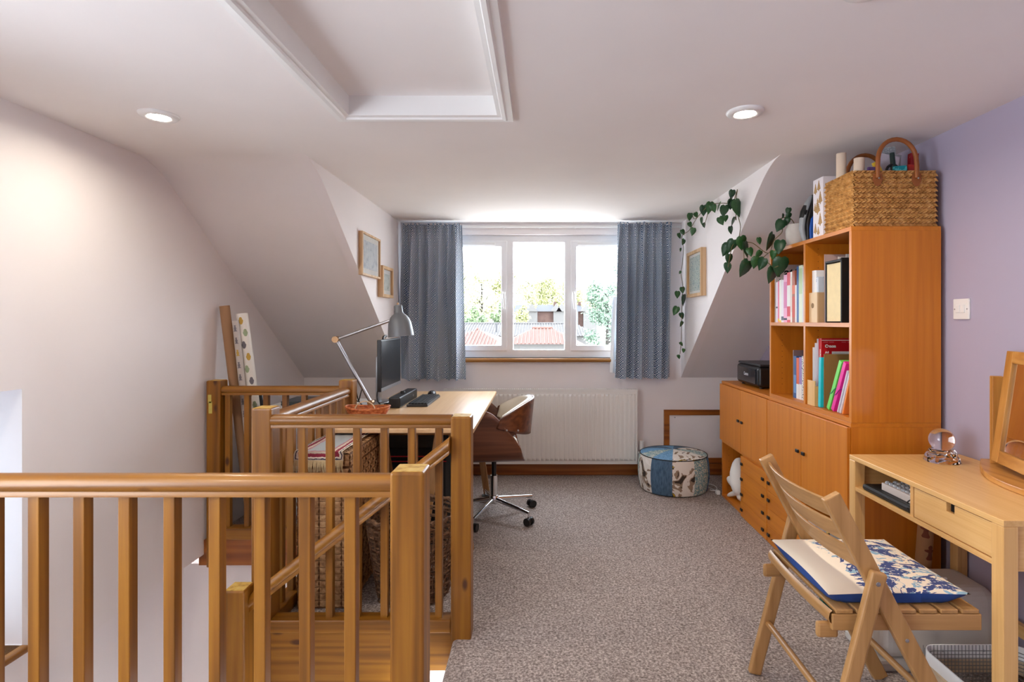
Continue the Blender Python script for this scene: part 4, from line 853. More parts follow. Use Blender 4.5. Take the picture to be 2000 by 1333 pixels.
bx('drawer_box', (DX0+0.020,DX1-0.06,DY0+0.055,1.905,0.622,0.685), M['bamboo_x'], dr)
bx('finger_notch', (DX0+0.0195,DX0+0.0205,1.720,1.77,0.686,DZ-0.021), M['pure_black'], dr)
bx('stretcher', (DX1-0.035,DX1-0.015,DY0+0.042,DY1-0.042,0.16,0.205), M['bamboo_y'], D)
# in the slot
o = thing('laptop_sleeve', 'black laptop sleeve in the open slot of the bamboo desk', 'laptop sleeve', (1.45,2.08,0.6165))
obj('sleeve', MB().box(1.308,1.60,1.945,2.235,0.6165,0.640), M['black_satin'], o, bevel=0.009, seg=3)
obj('zip', MB().tube([(1.306,1.955,0.634),(1.306,2.22,0.634)], 0.002, 6), M['black_plastic'], o)
o = thing('bead_box', 'white box with clear domed lids lying on the laptop sleeve', 'box', (1.40,2.06,0.641))
bx('case', (1.335,1.46,1.98,2.150,0.6405,0.668), plain('case_white', (226,214,204), 0.5), o, bevel=0.002)
clear('dome_clear', (0.8,0.82,0.85), 0.2, 0.05)
d0 = obj('dome', MB().lathe([(0.010,0),(0.010,0.005),(0.006,0.009),(0,0.010)], (1.352,1.995,0.668), 12), plain('dome_grey', (170,176,182), 0.1, coat=0.8, vary=0), o, smooth=True)
for i in range(4):
    for j in range(7):
        if i or j: again(d0, d0.location+Vector((0.03*i,0.0235*j,0)))
obj('desk_cable', MB().tube(smooth_path([(1.36,1.945,0.675),(1.33,1.955,0.668),(1.318,1.972,0.650),(1.316,1.96,0.642),(1.32,1.940,0.648)]), 0.0024, 6), M['black_plastic'], None, smooth=True, label='thin black cable looped in the desk slot', cat='cable')
# crystal ball on a cut-glass base
o = thing('crystal_ball', 'clear crystal ball on a cut-glass base on the bamboo desk', 'crystal ball', (1.60,2.19,DZ))
rnd = random.Random(2)
cb = MB().lathe([(0.061,0),(0.059,0.018),(0.054,0.026),(0.052,0.040),(0.044,0.051),(0.032,0.052),(0.022,0.042),(0.0,0.040)], (1.60,2.19,DZ+0.0005), 10)
for v in cb.v: v += Vector((rnd.uniform(-0.006,0.006), rnd.uniform(-0.006,0.006), 0))
obj('glass_base', cb, M['crystal'], o); obj('ball', MB().ball((1.60,2.19,DZ+0.0865), 0.045, 32, 18), M['crystal'], o, smooth=True)
# dressing mirror: bowed base board, post and tilted frame
o = thing('dressing_mirror', 'oak-framed tilting mirror on a curved base on the desk', 'mirror', (1.655,1.87,DZ))
A_, B_ = Vector((1.722,2.075,0)), Vector((1.600,1.650,0)); dv = (B_-A_).normalized(); nv = Vector((dv.y,-dv.x,0)); nv = nv if nv.x < 0 else -nv
pl = []; 
for i in range(15):
    t = i/14; p = A_-dv*0.075+dv*((B_-A_).length+0.15)*t+nv*(0.020+0.085*math.sin(PI*t)); pl.append((p.x,p.y))
pl += [((B_+dv*0.075-nv*0.025).x,(B_+dv*0.075-nv*0.025).y), ((A_-dv*0.075-nv*0.025).x,(A_-dv*0.075-nv*0.025).y)]
obj('base_board', MB().prism(pl, xyz, DZ+0.0005, DZ+0.022), M['oak_y'], o, bevel=0.003)
for q in (A_, B_):
    obj('post', MB().obox(q+Vector((0,0,DZ+0.022+0.165)), dv*0.011, nv*0.018, Vector((0,0,0.165))), M['oak_z'], o, bevel=0.003)
tl = math.radians(7); up = (Vector((0,0,1))*math.cos(tl)-nv*math.sin(tl)).normalized(); nn = dv.cross(up).normalized(); nn = nn if nn.dot(nv) > 0 else -nn
c0 = (A_+B_)/2+Vector((0,0,DZ+0.245)); hw, hh = (B_-A_).length/2-0.040, 0.205
for (a, b) in ((-1,0),(1,0)): obj('stile', MB().obox(c0+dv*a*(hw-0.0225), dv*0.0225, nn*0.011, up*hh), M['oak_z'], o, bevel=0.003)
for b in (-1, 1): obj('rail', MB().obox(c0+up*b*(hh-0.0225), dv*(hw-0.045), nn*0.011, up*0.0225), M['oak_y'], o, bevel=0.003)
obj('glass', MB().obox(c0-nn*0.002, dv*(hw-0.045), nn*0.003, up*(hh-0.045)), M['mirror_glass'], o)
obj('back_board', MB().obox(c0-nn*0.008, dv*(hw-0.03), nn*0.002, up*(hh-0.03)), M['oak_z'], o)
# beneath the desk
def rbox(x0, x1, y0, y1, z0, z1, r): return MB().box(x0,x1,y0,y1,z0,z1)
o = thing('storage_case', 'off-white rounded plastic case on the carpet under the desk', 'case', (1.49,2.13,0))
obj('shell', MB().box(1.250,1.710,2.030,2.262,0.035,0.300), M['bin_white'], o, bevel=0.055, seg=5)
bx('skirt', (1.250,1.710,2.030,2.262,0.0,0.045), plain('bin_skirt', (196,192,186), 0.5), o, bevel=0.012)
obj('carry_handle', MB().tube([(1.40,2.12,0.298),(1.40,2.10,0.315),(1.55,2.10,0.315),(1.55,2.12,0.298)], 0.007, 8), M['white_plastic'], o, smooth=True)
def gingerman(s):
    return [(0,0.5),(0.13,0.44),(0.17,0.32),(0.10,0.20),(0.34,0.20),(0.38,0.10),(0.30,0.04),(0.13,0.04),(0.15,-0.18),(0.26,-0.42),(0.17,-0.5),(0.06,-0.44),(0,-0.24)]
def cyl_decal(mb, p, q, r, ang, along, s, poly):
    p, q = Vector(p), Vector(q); d = (q-p).normalized(); rot = (q-p).to_track_quat('Z','Y').to_matrix(); a, b = rot@Vector((1,0,0)), rot@Vector((0,1,0))
    f = lambda u, v, w: p+d*(along+v*s)+(a*math.cos(ang+u*s/r)+b*math.sin(ang+u*s/r))*(r+w)
    def half(v):                              # widest extent of the outline at height v
        best = 0.012
        for (u0, v0), (u1, v1) in zip(poly, poly[1:]):
            if min(v0, v1)-1e-6 <= v <= max(v0, v1)+1e-6 and abs(v1-v0) > 1e-6: best = max(best, u0+(u1-u0)*(v-v0)/(v1-v0))
        return best
    top = max(v for u, v in poly); bot = min(v for u, v in poly)
    mb.grid(lambda u, v: f((2*u-1)*half(bot+(top-bot)*v), bot+(top-bot)*v, 0.0006), 8, 18)
p, q = (1.598,2.325,0.0), (1.660,2.335,0.69)
o = roll('wrapping_roll', p, q, 0.030, M['kraft'], 'brown wrapping-paper roll with gingerbread figures leaning under the desk', 'wrapping paper')
plain('ginger_print', (120,62,40), 0.8, vary=0.1)
rot = (Vector(q)-Vector(p)).to_track_quat('Z','Y').to_matrix(); front = rot.inverted()@Vector((-0.35,-1,0)); fa_ = math.atan2(front.y, front.x)
for (al, da) in ((0.42,-0.25),(0.52,0.45),(0.33,0.5),(0.61,-0.3),(0.24,-0.3)):
    g = MB(); cyl_decal(g, p, q, 0.030, fa_+da, al, 0.062, gingerman(1)); obj('gingerbread_print', g, M['ginger_print'], o)
# mesh tray basket
o = thing('mesh_basket', 'white steel mesh basket with birch band under the desk', 'basket', (1.47,1.70,0))
def rrect(x0, x1, y0, y1, r, n=6):
    P = []
    for (cx, cy, a0) in ((x1-r,y1-r,0),(x0+r,y1-r,90),(x0+r,y0+r,180),(x1-r,y0+r,270)):
        for i in range(n+1): a = math.radians(a0+90*i/n); P.append((cx+r*math.cos(a), cy+r*math.sin(a)))
    return P
def band(x0, x1, y0, y1, r, z0, z1, t):
    mb = MB(); A1 = rrect(x0,x1,y0,y1,r); A2 = rrect(x0+t,x1-t,y0+t,y1-t,r-t); n = len(A1)
    for (pp, z) in ((A1,z0),(A1,z1),(A2,z1),(A2,z0)): mb.v += [Vector((*c_,z)) for c_ in pp]
    for k in range(4):
        for i in range(n): mb.f.append((k*n+i, k*n+(i+1)%n, ((k+1)%4)*n+(i+1)%n, ((k+1)%4)*n+i))
    return mb
obj('rim', band(1.300,1.650,1.575,1.860,0.05,0.142,0.190,0.004), M['white_gloss'], o, smooth=True)
obj('birch_band', band(1.290,1.660,1.565,1.870,0.055,0.090,0.150,0.009), M['tray_birch'], o, smooth=True)
ms = MB(); P1 = rrect(1.306,1.644,1.581,1.854,0.046); 
for k in range(0, 14):
    z = 0.008+0.0125*k
    ms.tube([(a,b,z) for a, b in P1]+[(P1[0][0],P1[0][1],z)], 0.0012, 4, False)
for i in range(28):
    x = 1.312+0.012*i; ms.tube([(x,1.581,0.19) if 0.35 < i else (x,1.6,0.19),(x,1.583,0.006),(x,1.852,0.006),(x,1.854,0.19)], 0.0012, 4, False)
for i in range(22):
    y = 1.587+0.012*i; ms.tube([(1.306,y,0.19),(1.308,y,0.006),(1.642,y,0.006),(1.644,y,0.19)], 0.0012, 4, False)
obj('wire_mesh', ms, plain('mesh_grey', (120,118,116), 0.45, vary=0), o, kind='stuff')
for x in (1.38, 1.52): obj('rivet', MB().ball((x,1.856,0.170), (0.004,0.003,0.004), 8, 6), M['brushed_steel'], o, smooth=True)
o.location.y += 0.028

# ================================================================ FOLDING CHAIR
CH = thing('folding_chair', 'wooden folding chair with slatted curved back at the bamboo desk', 'chair', (1.02,1.78,0))
CYN, CYF = 1.548, 2.015
def upz(z): return 0.825+(0.80-z)*0.52
def flat(p, q, wx, ty, m): # board in the XZ plane, wx wide, ty thick along Y
    return MB().bar(p, q, wx, ty, up=(0,1,0))
for y in (CYN+0.011, CYF-0.011):
    obj('back_upright', flat((upz(0.805),y,0.805), (upz(0.0),y,0.0), 0.050, 0.024, None), M['chair_wood_z'], CH, bevel=0.004, seg=2)
for y in (CYN-0.013, CYF+0.013):
    lg = obj('front_leg', flat((0.945,y,0.600), (0.790,y,0.0), 0.046, 0.024, None), M['chair_wood_z'], CH, bevel=0.008, seg=3)
    s = -1 if y < 1.7 else 1
    obj('pivot_bolt', MB().lathe([(0.007,0),(0.006,0.003),(0,0.004)], (0.937,y+s*0.011,0.570), 10, Matrix.Rotation(-s*PI/2,3,'X')), M['brushed_steel'], CH, smooth=True)
# back slats: curved boards between the uprights
def bslat(z0, z1):
    def f(u, v, s):
        y = CYN+0.022+(CYF-CYN-0.044)*u; bow = -0.034*(1-(2*u-1)**2)
        z = z0+(z1-z0)*v; return (upz(z)+bow+s, y, z)
    mb = MB(); n = 14
    for s in (-0.006, 0.006):
        for v in (0, 1):
            for i in range(n+1): mb.v.append(Vector(f(i/n, v, s)))
    m_ = n+1
    for i in range(n):
        a = lambda k: k*m_+i
        mb.f += [(a(0),a(0)+1,a(1)+1,a(1)), (a(2),a(3),a(3)+1,a(2)+1), (a(0),a(2),a(2)+1,a(0)+1), (a(1),a(1)+1,a(3)+1,a(3))]
    mb.f += [(0,m_,3*m_,2*m_), (n,2*m_+n,3*m_+n,m_+n)]
    return mb
for (a, b) in ((0.730,0.788),(0.660,0.718),(0.582,0.648)): obj('back_slat', bslat(a, b), M['chair_wood_y'], CH, smooth=True, bevel=0.004)
# seat frame and slats
for y in (CYN+0.033, CYF-0.033):
    bx('seat_rail', (0.835,1.262,y-0.011,y+0.011,0.415,0.462), M['chair_wood_x'], CH, bevel=0.003)
for k in range(7): bx('seat_slat', (0.845+0.06*k,0.895+0.06*k,CYN+0.022,CYF-0.022,0.463,0.475), M['chair_wood_y'], CH, bevel=0.003)
obj('seat_back_rail', MB().grid(lambda u, v: (0.826+0.010*(2*u-1)**2+0.010*math.cos(2*PI*v), CYN+0.024+(CYF-CYN-0.048)*u, 0.452+0.019*math.sin(2*PI*v)), 14, 8), M['chair_wood_y'], CH, smooth=True)
for y in (CYN+0.046, CYF-0.046):
    bx('stop_block', (0.800,0.862,y-0.010,y+0.010,0.385,0.430), M['chair_wood_x'], CH, bevel=0.008)
obj('rung', MB().tube([(0.838,CYN-0.02,0.19),(0.838,CYF+0.02,0.19)], 0.011, 12), M['chair_wood_y'], CH, smooth=True)
obj('rung', MB().tube([(upz(0.20),CYN,0.20),(upz(0.20),CYF,0.20)], 0.011, 12), M['chair_wood_y'], CH, smooth=True)
for y, s in ((CYN,-1),(CYF,1)): obj('bolt', MB().lathe([(0.006,0),(0.005,0.003),(0,0.004)], (upz(0.40),y,0.40), 10, Matrix.Rotation(-s*PI/2,3,'X')), M['brushed_steel'], CH, smooth=True)
# seat cushion with a blue and cream wave-like print
m, nt, p = base('cushion_print'); L = nt.links.new
tc = node(nt, 'ShaderNodeTexCoord'); mp = node(nt, 'ShaderNodeMapping'); mp.inputs['Scale'].default_value = (1.0,1.7,1); mp.inputs['Rotation'].default_value = (0,0,0.6); L(tc.outputs['Object'], mp.inputs['Vector'])
def nz_(scale, det, dist):
    n = node(nt, 'ShaderNodeTexNoise'); n.inputs['Scale'].default_value = scale; n.inputs['Detail'].default_value = det; n.inputs['Distortion'].default_value = dist; L(mp.outputs[0], n.inputs['Vector']); return n.outputs['Fac']
def rmp(f, stops, const=True):
    r = node(nt, 'ShaderNodeValToRGB'); r.color_ramp.interpolation = 'CONSTANT' if const else 'LINEAR'; e = r.color_ramp.elements
    while len(e) < len(stops): e.new(0.5)
    for i, (q, c) in enumerate(stops): e[i].position = q; e[i].color = (*c, 1)
    L(f, r.inputs['Fac']); return r.outputs['Color']
def mixc(f, a, b):
    n = node(nt, 'ShaderNodeMix', data_type='RGBA'); L(f, n.inputs[0])
    for k, q in ((6, a), (7, b)):
        if isinstance(q, tuple): n.inputs[k].default_value = (*lin(q), 1)
        else: L(q, n.inputs[k])
    return n.outputs[2]
spx = node(nt, 'ShaderNodeSeparateXYZ'); L(tc.outputs['Object'], spx.inputs[0])
mrx = node(nt, 'ShaderNodeMapRange'); mrx.inputs[1].default_value = -0.19; mrx.inputs[2].default_value = -0.08; L(spx.outputs[0], mrx.inputs[0])
fade = mrx.outputs[0]
mul = node(nt, 'ShaderNodeMath', operation='MULTIPLY'); L(nz_(10, 6, 1.8), mul.inputs[0]); L(fade, mul.inputs[1])
navy = rmp(mul.outputs[0], [(0.0,(0,0,0)),(0.555,(1,1,1))])
mul2 = node(nt, 'ShaderNodeMath', operation='MULTIPLY'); L(nz_(15, 5, 2.2), mul2.inputs[0]); L(fade, mul2.inputs[1])
teal = rmp(mul2.outputs[0], [(0.0,(0,0,0)),(0.560,(1,1,1))])
speck = rmp(nz_(90, 2, 0), [(0.0,(0,0,0)),(0.63,(1,1,1))])
colr = mixc(teal, (236,222,200), (140,176,196)); colr = mixc(navy, colr, mixc(speck, (58,72,122), (222,220,214)))
# solid blue on the underside and edge
mrz = node(nt, 'ShaderNodeMath', operation='LESS_THAN'); mrz.inputs[1].default_value = 0.0345; L(spx.outputs[2], mrz.inputs[0])
L(mixc(mrz.outputs[0], colr, (34,74,146)), p.inputs['Base Color']); p.inputs['Roughness'].default_value = 0.85
def cush(u, v, s):
    a, b = 2*u-1, 2*v-1
    e = (1-abs(a)**2.6)*(1-abs(b)**2.6); puff = e**0.55
    pin = 1-0.05*((1-a*a)*(abs(b)) if abs(b) > abs(a) else (1-b*b)*abs(a))
    x = 1.035+0.205*a*pin; y = 1.782+0.200*b*pin
    z = 0.4765+0.036+(0.024*puff if s > 0 else -0.036*min(1.0, e*7)**0.6)
    return (x, y, z)
cm = MB().grid(lambda u, v: cush(u, v, 1), 40, 40); cm.grid(lambda u, v: cush(v, u, -1), 40, 40)
bmc = bmesh.new(); meC = bpy.data.meshes.new('t'); meC.from_pydata(cm.v, [], cm.f); bmc.from_mesh(meC); bmesh.ops.remove_doubles(bmc, verts=bmc.verts, dist=0.0005)
cm2 = MB(); bmc.verts.index_update(); cm2.v = [v.co.copy() for v in bmc.verts]; cm2.f = [tuple(v.index for v in f.verts) for f in bmc.faces]; bmc.free()
obj('seat_cushion', cm2, M['cushion_print'], None, smooth=True, label='blue and cream printed cushion on the folding chair', cat='cushion')

# ================================================================ PATCHWORK POUF
PC = Vector((1.040, 4.285, 0)); PR, PH = 0.272, 0.300
PF = thing('patchwork_pouf', 'round blue patchwork floor pouf beside the radiator', 'pouf', PC)
ramp_mat('denim', [(0.3,(56,84,110)),(0.6,(82,112,140))], 120, constant=False, rough=0.9, stretch=(1,1,0.2)); ramp_mat('sky_denim', [(0.3,(84,134,176)),(0.6,(120,168,206))], 80, constant=False, rough=0.9)
ramp_mat('bird_print', [(0.0,(60,50,44)),(0.36,(150,130,110)),(0.43,(226,222,214)),(0.56,(236,232,226)),(0.60,(70,58,48)),(0.64,(200,164,40)),(0.72,(90,74,50))], 9, rough=0.85, dist=1.2)
ramp_mat('teal_lace', [(0.0,(214,212,196)),(0.42,(112,158,166)),(0.52,(214,216,204)),(0.58,(96,140,152))], 55, rough=0.85); ramp_mat('blue_floral', [(0.0,(50,80,140)),(0.45,(110,156,200)),(0.6,(60,100,160))], 26, rough=0.85)
def pouf_r(v):   # v 0 bottom..1 shoulder
    return PR*(0.86+0.14*math.sin(PI*(0.10+0.78*v))**0.6)
segs = [('denim',0.0),('bird_print',0),('teal_lace',0),('blue_floral',0),('sky_denim',0),('denim',0),('bird_print',0),('sky_denim',0),('teal_lace',0),('bird_print',0)]
N_ = len(segs); a0 = math.radians(219)
def side_patch(k):
    return MB().grid(lambda u, v: PC+Vector((pouf_r(v)*math.cos(a0+2*PI*(k+u)/N_), pouf_r(v)*math.sin(a0+2*PI*(k+u)/N_), 0.008+0.262*v)), 8, 12)
def top_patch(k):
    def f(u, v):
        r = pouf_r(1)*v; return PC+Vector((r*math.cos(a0+2*PI*(k+u)/N_), r*math.sin(a0+2*PI*(k+u)/N_), 0.270+0.030*(1-v**2.2)))
    return MB().grid(f, 8, 6)
order = [0,1,2,3,4,9,5,6,7,8]
tops = ['sky_denim','bird_print','bird_print','teal_lace','bird_print','denim','sky_denim','denim','sky_denim','teal_lace']
for k in range(N_):
    obj('side_panel', side_patch(k), M[segs[k][0]], PF, smooth=True); obj('top_panel', top_patch(k), M[tops[k]], PF, smooth=True)
obj('piping', MB().tube([PC+Vector((pouf_r(1)*math.cos(2*PI*i/48), pouf_r(1)*math.sin(2*PI*i/48), 0.270)) for i in range(49)], 0.0035, 6, False), M['black_satin'], PF, smooth=True)
obj('base_panel', MB().lathe([(0.0,0.0),(PR*0.88,0.0),(pouf_r(0)+0.001,0.010)], PC, 48), M['black_satin'], PF)
# little white cable by the pouf
o = thing('phone_charger', 'white charger and coiled cable on the carpet beside the cabinet', 'charger', (1.335,4.25,0))
obj('plug', MB().box(1.318,1.348,4.10,4.14,0.001,0.030), M['white_plastic'], o, bevel=0.006)
obj('cable', MB().tube(smooth_path([(1.333,4.135,0.015),(1.33,4.22,0.006),(1.31,4.30,0.006),(1.335,4.36,0.006),(1.37,4.31,0.008),(1.36,4.22,0.010),(1.32,4.17,0.012),(1.30,4.20,0.008)]), 0.003, 6), M['white_plastic'], o, smooth=True)
# white plush in the far cubby
o = thing('plush_toy', 'white smooth toy animal leaning in the open cubby', 'toy', (1.440,3.995,0.019))
obj('body', MB().tube(smooth_path([(1.440,3.885,0.075),(1.430,3.910,0.14),(1.425,3.935,0.22),(1.430,3.950,0.285),(1.440,3.955,0.315)],4), [0.050,0.060,0.066,0.070,0.072,0.071,0.069,0.066,0.062,0.056,0.050,0.045,0.038,0.031,0.023,0.012,0.004], 16), M['paper_white'], o, smooth=True)
obj('snout', MB().tube(smooth_path([(1.430,3.925,0.125),(1.400,3.995,0.135),(1.380,4.040,0.150)],4), [0.050,0.048,0.044,0.040,0.034,0.030,0.025,0.018,0.006], 12), M['paper_white'], o, smooth=True)
obj('flipper', MB().tube(smooth_path([(1.410,3.935,0.07),(1.380,3.975,0.045),(1.365,4.000,0.028)],4), [0.020,0.020,0.019,0.018,0.016,0.014,0.012,0.009,0.004], 10), M['paper_white'], o, smooth=True)
obj('tail_base', MB().ball((1.450,3.885,0.058), (0.060,0.052,0.038), 14, 8), M['paper_white'], o, smooth=True)
# ================================================================ WORK TABLE BY THE WINDOW
TZ = 0.752
W = thing('work_table', 'light wood work table on trestles under the window', 'table', (-0.71,3.54,0))
bx('table_top', (-1.085,-0.335,2.80,4.285,TZ-0.026,TZ), M['table_top'], W, bevel=0.006, seg=3)
def trestle(y):
    t_ = []
    for x in (-0.965, -0.805, -0.62, -0.46):
        pass
    for sx in (-0.905, -0.515):
        for s in (-1, 1):
            obj('leg', MB().bar((sx+s*0.028,y+s*0.02,TZ-0.03), (sx+s*0.12,y+s*0.11,0.0), 0.045, 0.024, up=(0,1,0)), M['chair_wood_z'], W, bevel=0.002)
    bx('trestle_beam', (-1.03,-0.39,y-0.022,y+0.022,TZ-0.075,TZ-0.0265), M['chair_wood_x'], W, bevel=0.003)
for y in (3.02, 4.02): trestle(y)
for (x) in (-0.815, -0.660):
    l_ = bx('front_leg', (x-0.022,x+0.022,2.866,2.892,0.0,TZ-0.027), M['chair_wood_z'], W, bevel=0.003)
    obj('leg_bolt', MB().lathe([(0.008,0),(0.007,0.003),(0,0.003)], (x,2.866,0.655), 10, Matrix.Rotation(PI/2,3,'X')), M['black_satin'], W)
# monitor seen almost edge-on
MO = thing('computer_monitor', 'thin black computer monitor on a silver stand on the work table', 'monitor', (-1.0,3.72,TZ))
MX = -1.005
bx('casing', (MX-0.030,MX-0.004,3.50,3.99,0.845,1.178), M['black_plastic'], MO, bevel=0.004)
m, nt, p = base('screen_off'); p.inputs['Base Color'].default_value = (0.012,0.014,0.017,1); p.inputs['Roughness'].default_value = 0.18; p.inputs['Specular IOR Level'].default_value = 0.9
bx('screen', (MX-0.004,MX-0.002,3.510,3.980,0.872,1.170), M['screen_off'], MO)
bx('chin', (MX-0.004,MX+0.000,3.502,3.988,0.847,0.868), M['brushed_steel'], MO, bevel=0.001)
bx('stand_column', (MX-0.085,MX-0.060,3.655,3.715,TZ+0.012,1.06), M['brushed_steel'], MO, bevel=0.004)
bx('mount_arm', (MX-0.062,MX-0.030,3.665,3.705,0.97,1.03), M['black_plastic'], MO)
obj('stand_foot', MB().lathe([(0.095,0),(0.095,0.006),(0.088,0.012),(0.0,0.012)], (MX-0.06,3.69,TZ), 28, None, 0.8, 1.0), M['brushed_steel'], MO, smooth=True)
obj('webcam', MB().tube(smooth_path([(MX-0.02,3.60,1.178),(MX-0.022,3.63,1.196),(MX-0.02,3.68,1.198)]), 0.008, 8), M['black_plastic'], MO, smooth=True)
obj('cable', MB().tube(smooth_path([(MX-0.03,3.62,0.90),(MX-0.055,3.60,0.84),(MX-0.05,3.58,TZ+0.03),(MX-0.03,3.57,TZ+0.008)]), 0.0045, 6), M['black_plastic'], MO, smooth=True)
# desk lamp
LA = thing('desk_lamp', 'grey jointed desk lamp with bell shade over the monitor', 'desk lamp', (-1.03,3.36,TZ))
ly = 3.36; kx = ly/1075
J0 = (-1.030, ly, 0.800); J1 = (-1.243, ly, 1.186); J2 = (-0.872, ly, 1.316)
obj('lamp_base', MB().lathe([(0.075,0),(0.075,0.016),(0.066,0.024),(0.016,0.027),(0.014,0.045),(0.0,0.046)], (J0[0],ly,TZ), 28), M['lamp_grey'], LA, smooth=True)
def arm(a, b, r): return MB().tube([a, b], r, 12)
obj('lower_arm', arm(J0, J1, 0.0105), M['brushed_steel'], LA, smooth=True); obj('upper_arm', arm(J1, J2, 0.0095), M['brushed_steel'], LA, smooth=True)
brass = plain('joint_bronze', (176,140,104), 0.35, metal=0.8, vary=0)
for (q, r_) in ((J0,0.017),(J1,0.020),(J2,0.014)):
    obj('joint', MB().tube([(q[0],ly-0.020,q[2]),(q[0],ly+0.020,q[2])], r_, 14), brass, LA, smooth=True)
ax = Vector((0.10,0.0,-1)).normalized(); rot = (-ax).to_track_quat('Z','Y').to_matrix(); hc = Vector((-0.846, ly, 1.205))
sh = [(0.078,0.0),(0.074,0.004),(0.075,0.035),(0.068,0.085),(0.052,0.120),(0.030,0.140),(0.026,0.150),(0.025,0.185),(0.018,0.193),(0.0,0.195)]
obj('shade', MB().lathe(sh+[], hc, 30, rot), M['lamp_grey'], LA, smooth=True) if False else None
sh2 = [(0.071,0.003),(0.071,0.034),(0.064,0.083),(0.049,0.116),(0.0,0.130)]
obj('shade', MB().lathe([(0.0,0.131)]+list(reversed(sh2))[1:]+[(0.078,0.0)]+sh[2:], hc, 32, rot), M['lamp_grey'], LA, smooth=True)
obj('switch_knob', MB().lathe([(0.007,0.193),(0.006,0.206),(0,0.208)], hc, 10, rot), brass, LA, smooth=True)
obj('shade_bracket', MB().tube(smooth_path([J2,(-0.885,ly,1.345),(-0.880,ly,1.372),(-0.858,ly,1.376)]), 0.005, 8), M['lamp_grey'], LA, smooth=True)
obj('bulb', MB().ball(hc+rot@Vector((0,0,0.05)), 0.028, 12, 8), M['white_plastic'], LA, smooth=True)
obj('flex', MB().tube(smooth_path([(-1.085,ly+0.02,0.905),(-1.10,ly+0.03,0.86),(-1.125,ly+0.05,0.80),(-1.15,ly+0.06,0.83),(-1.155,ly+0.05,0.87),(-1.135,ly+0.04,0.865),(-1.115,ly+0.04,0.80),(-1.08,ly+0.06,TZ+0.006)]), 0.0035, 6), M['black_plastic'], LA, smooth=True)
# orange wicker tray
ramp_mat('orange_cane', [(0.3,(150,72,28)),(0.5,(190,104,52)),(0.7,(214,140,86))], 60, constant=False, rough=0.6)
O = thing('wicker_tray', 'small oval orange wicker tray with a hoop handle on the work table', 'tray', (-0.955,3.06,TZ))
oc = Vector((-0.955,3.06,TZ)); tm = MB()
def oval(a, r, z): return oc+Vector((0.118*r*math.cos(a), 0.078*r*math.sin(a), z))
for k in range(8):
    rr = 0.72+0.04*k; z = 0.006+0.008*k
    tm.tube([oval(2*PI*i/40, rr, z+0.002*math.sin(PI*i+k*PI)) for i in range(41)], 0.0042, 6, False)
for i in range(28): a = 2*PI*i/28; tm.tube([oval(a,0.70,0.004), oval(a,1.0,0.066)], 0.0028, 5)
tm.lathe([(0.0,0.003),(0.084,0.003),(0.086,0.007),(0.0,0.007)], oc, 28, None, 1.0, 0.66)
obj('weave', tm, M['orange_cane'], O, smooth=True, kind='stuff')
obj('rim', MB().tube([oval(2*PI*i/40, 1.02, 0.068+0.006*math.cos(2*(2*PI*i/40))) for i in range(41)], 0.0055, 7, False), M['orange_cane'], O, smooth=True)
obj('handle', MB().tube([oc+Vector((0.055*math.cos(PI*i/16), -0.05, 0.055+0.052*math.sin(PI*i/16))) for i in range(17)], 0.0034, 6), M['tray_birch'], O, smooth=True)
# speaker bar, keyboard, mouse, cable knot
SP = thing('speaker_bar', 'black speaker bar with a top dial on the work table', 'speaker', (-0.905,3.68,TZ))
bx('casing', (-0.945,-0.872,3.44,3.92,TZ,TZ+0.068), M['black_plastic'], SP, bevel=0.008, seg=3)
obj('dial', MB().lathe([(0.016,0),(0.016,0.012),(0.013,0.015),(0,0.015)], (-0.905,3.64,TZ+0.068), 16), M['black_satin'], SP, smooth=True)
obj('badge', MB().lathe([(0.009,0),(0.009,0.0008),(0,0.0008)], (-0.872,3.80,TZ+0.034), 14, Matrix.Rotation(PI/2,3,'Y')), M['brushed_steel'], SP)
bx('grille', (-0.9385,-0.8785,3.4385,3.4405,TZ+0.008,TZ+0.060), M['black_satin'], SP)
KB = thing('keyboard', 'black computer keyboard on the work table', 'keyboard', (-0.77,3.72,TZ))
bx('case', (-0.848,-0.712,3.50,3.945,TZ,TZ+0.016), M['black_plastic'], KB, bevel=0.004)
k0 = bx('key', (-0.838,-0.822,3.512,3.528,TZ+0.0165,TZ+0.023), M['black_satin'], KB, bevel=0.0015)
for i in range(6):
    for j in range(21):
        if i == 5 and 3 <= j <= 10: continue
        if i or j: again(k0, k0.location+Vector((0.0205*i,0.0205*j,0)))
obj('key', MB().box(-0.7355,-0.7195,3.575,3.735,TZ+0.0165,TZ+0.023), M['black_satin'], KB, bevel=0.0015)
MS = thing('computer_mouse', 'black computer mouse behind the keyboard', 'mouse', (-0.79,4.04,TZ))
obj('shell', MB().grid(lambda u, v: (-0.79+0.031*math.cos(2*PI*u)*math.sin(PI*v/2), 4.04+0.052*math.sin(2*PI*u)*math.sin(PI*v/2), TZ+0.002+0.034*math.cos(PI*v/2)**0.7), 20, 10, True), M['black_plastic'], MS, smooth=True)
obj('wheel', MB().tube([(-0.792,4.010,TZ+0.030),(-0.788,4.010,TZ+0.030)], 0.010, 12), M['black_satin'], MS, smooth=True)
o = thing('cable_bundle', 'tangle of black cables between lamp and speaker bar', 'cables', (-0.99,3.44,TZ)); rnd = random.Random(4)
for k in range(4):
    obj('cable', MB().tube(smooth_path([(-0.966+rnd.uniform(-0.016,0.012), 3.51+rnd.uniform(-0.06,0.06), TZ+0.007+rnd.uniform(0,0.02)) for _ in range(7)]), 0.0045, 6), M['black_plastic'], o, smooth=True)

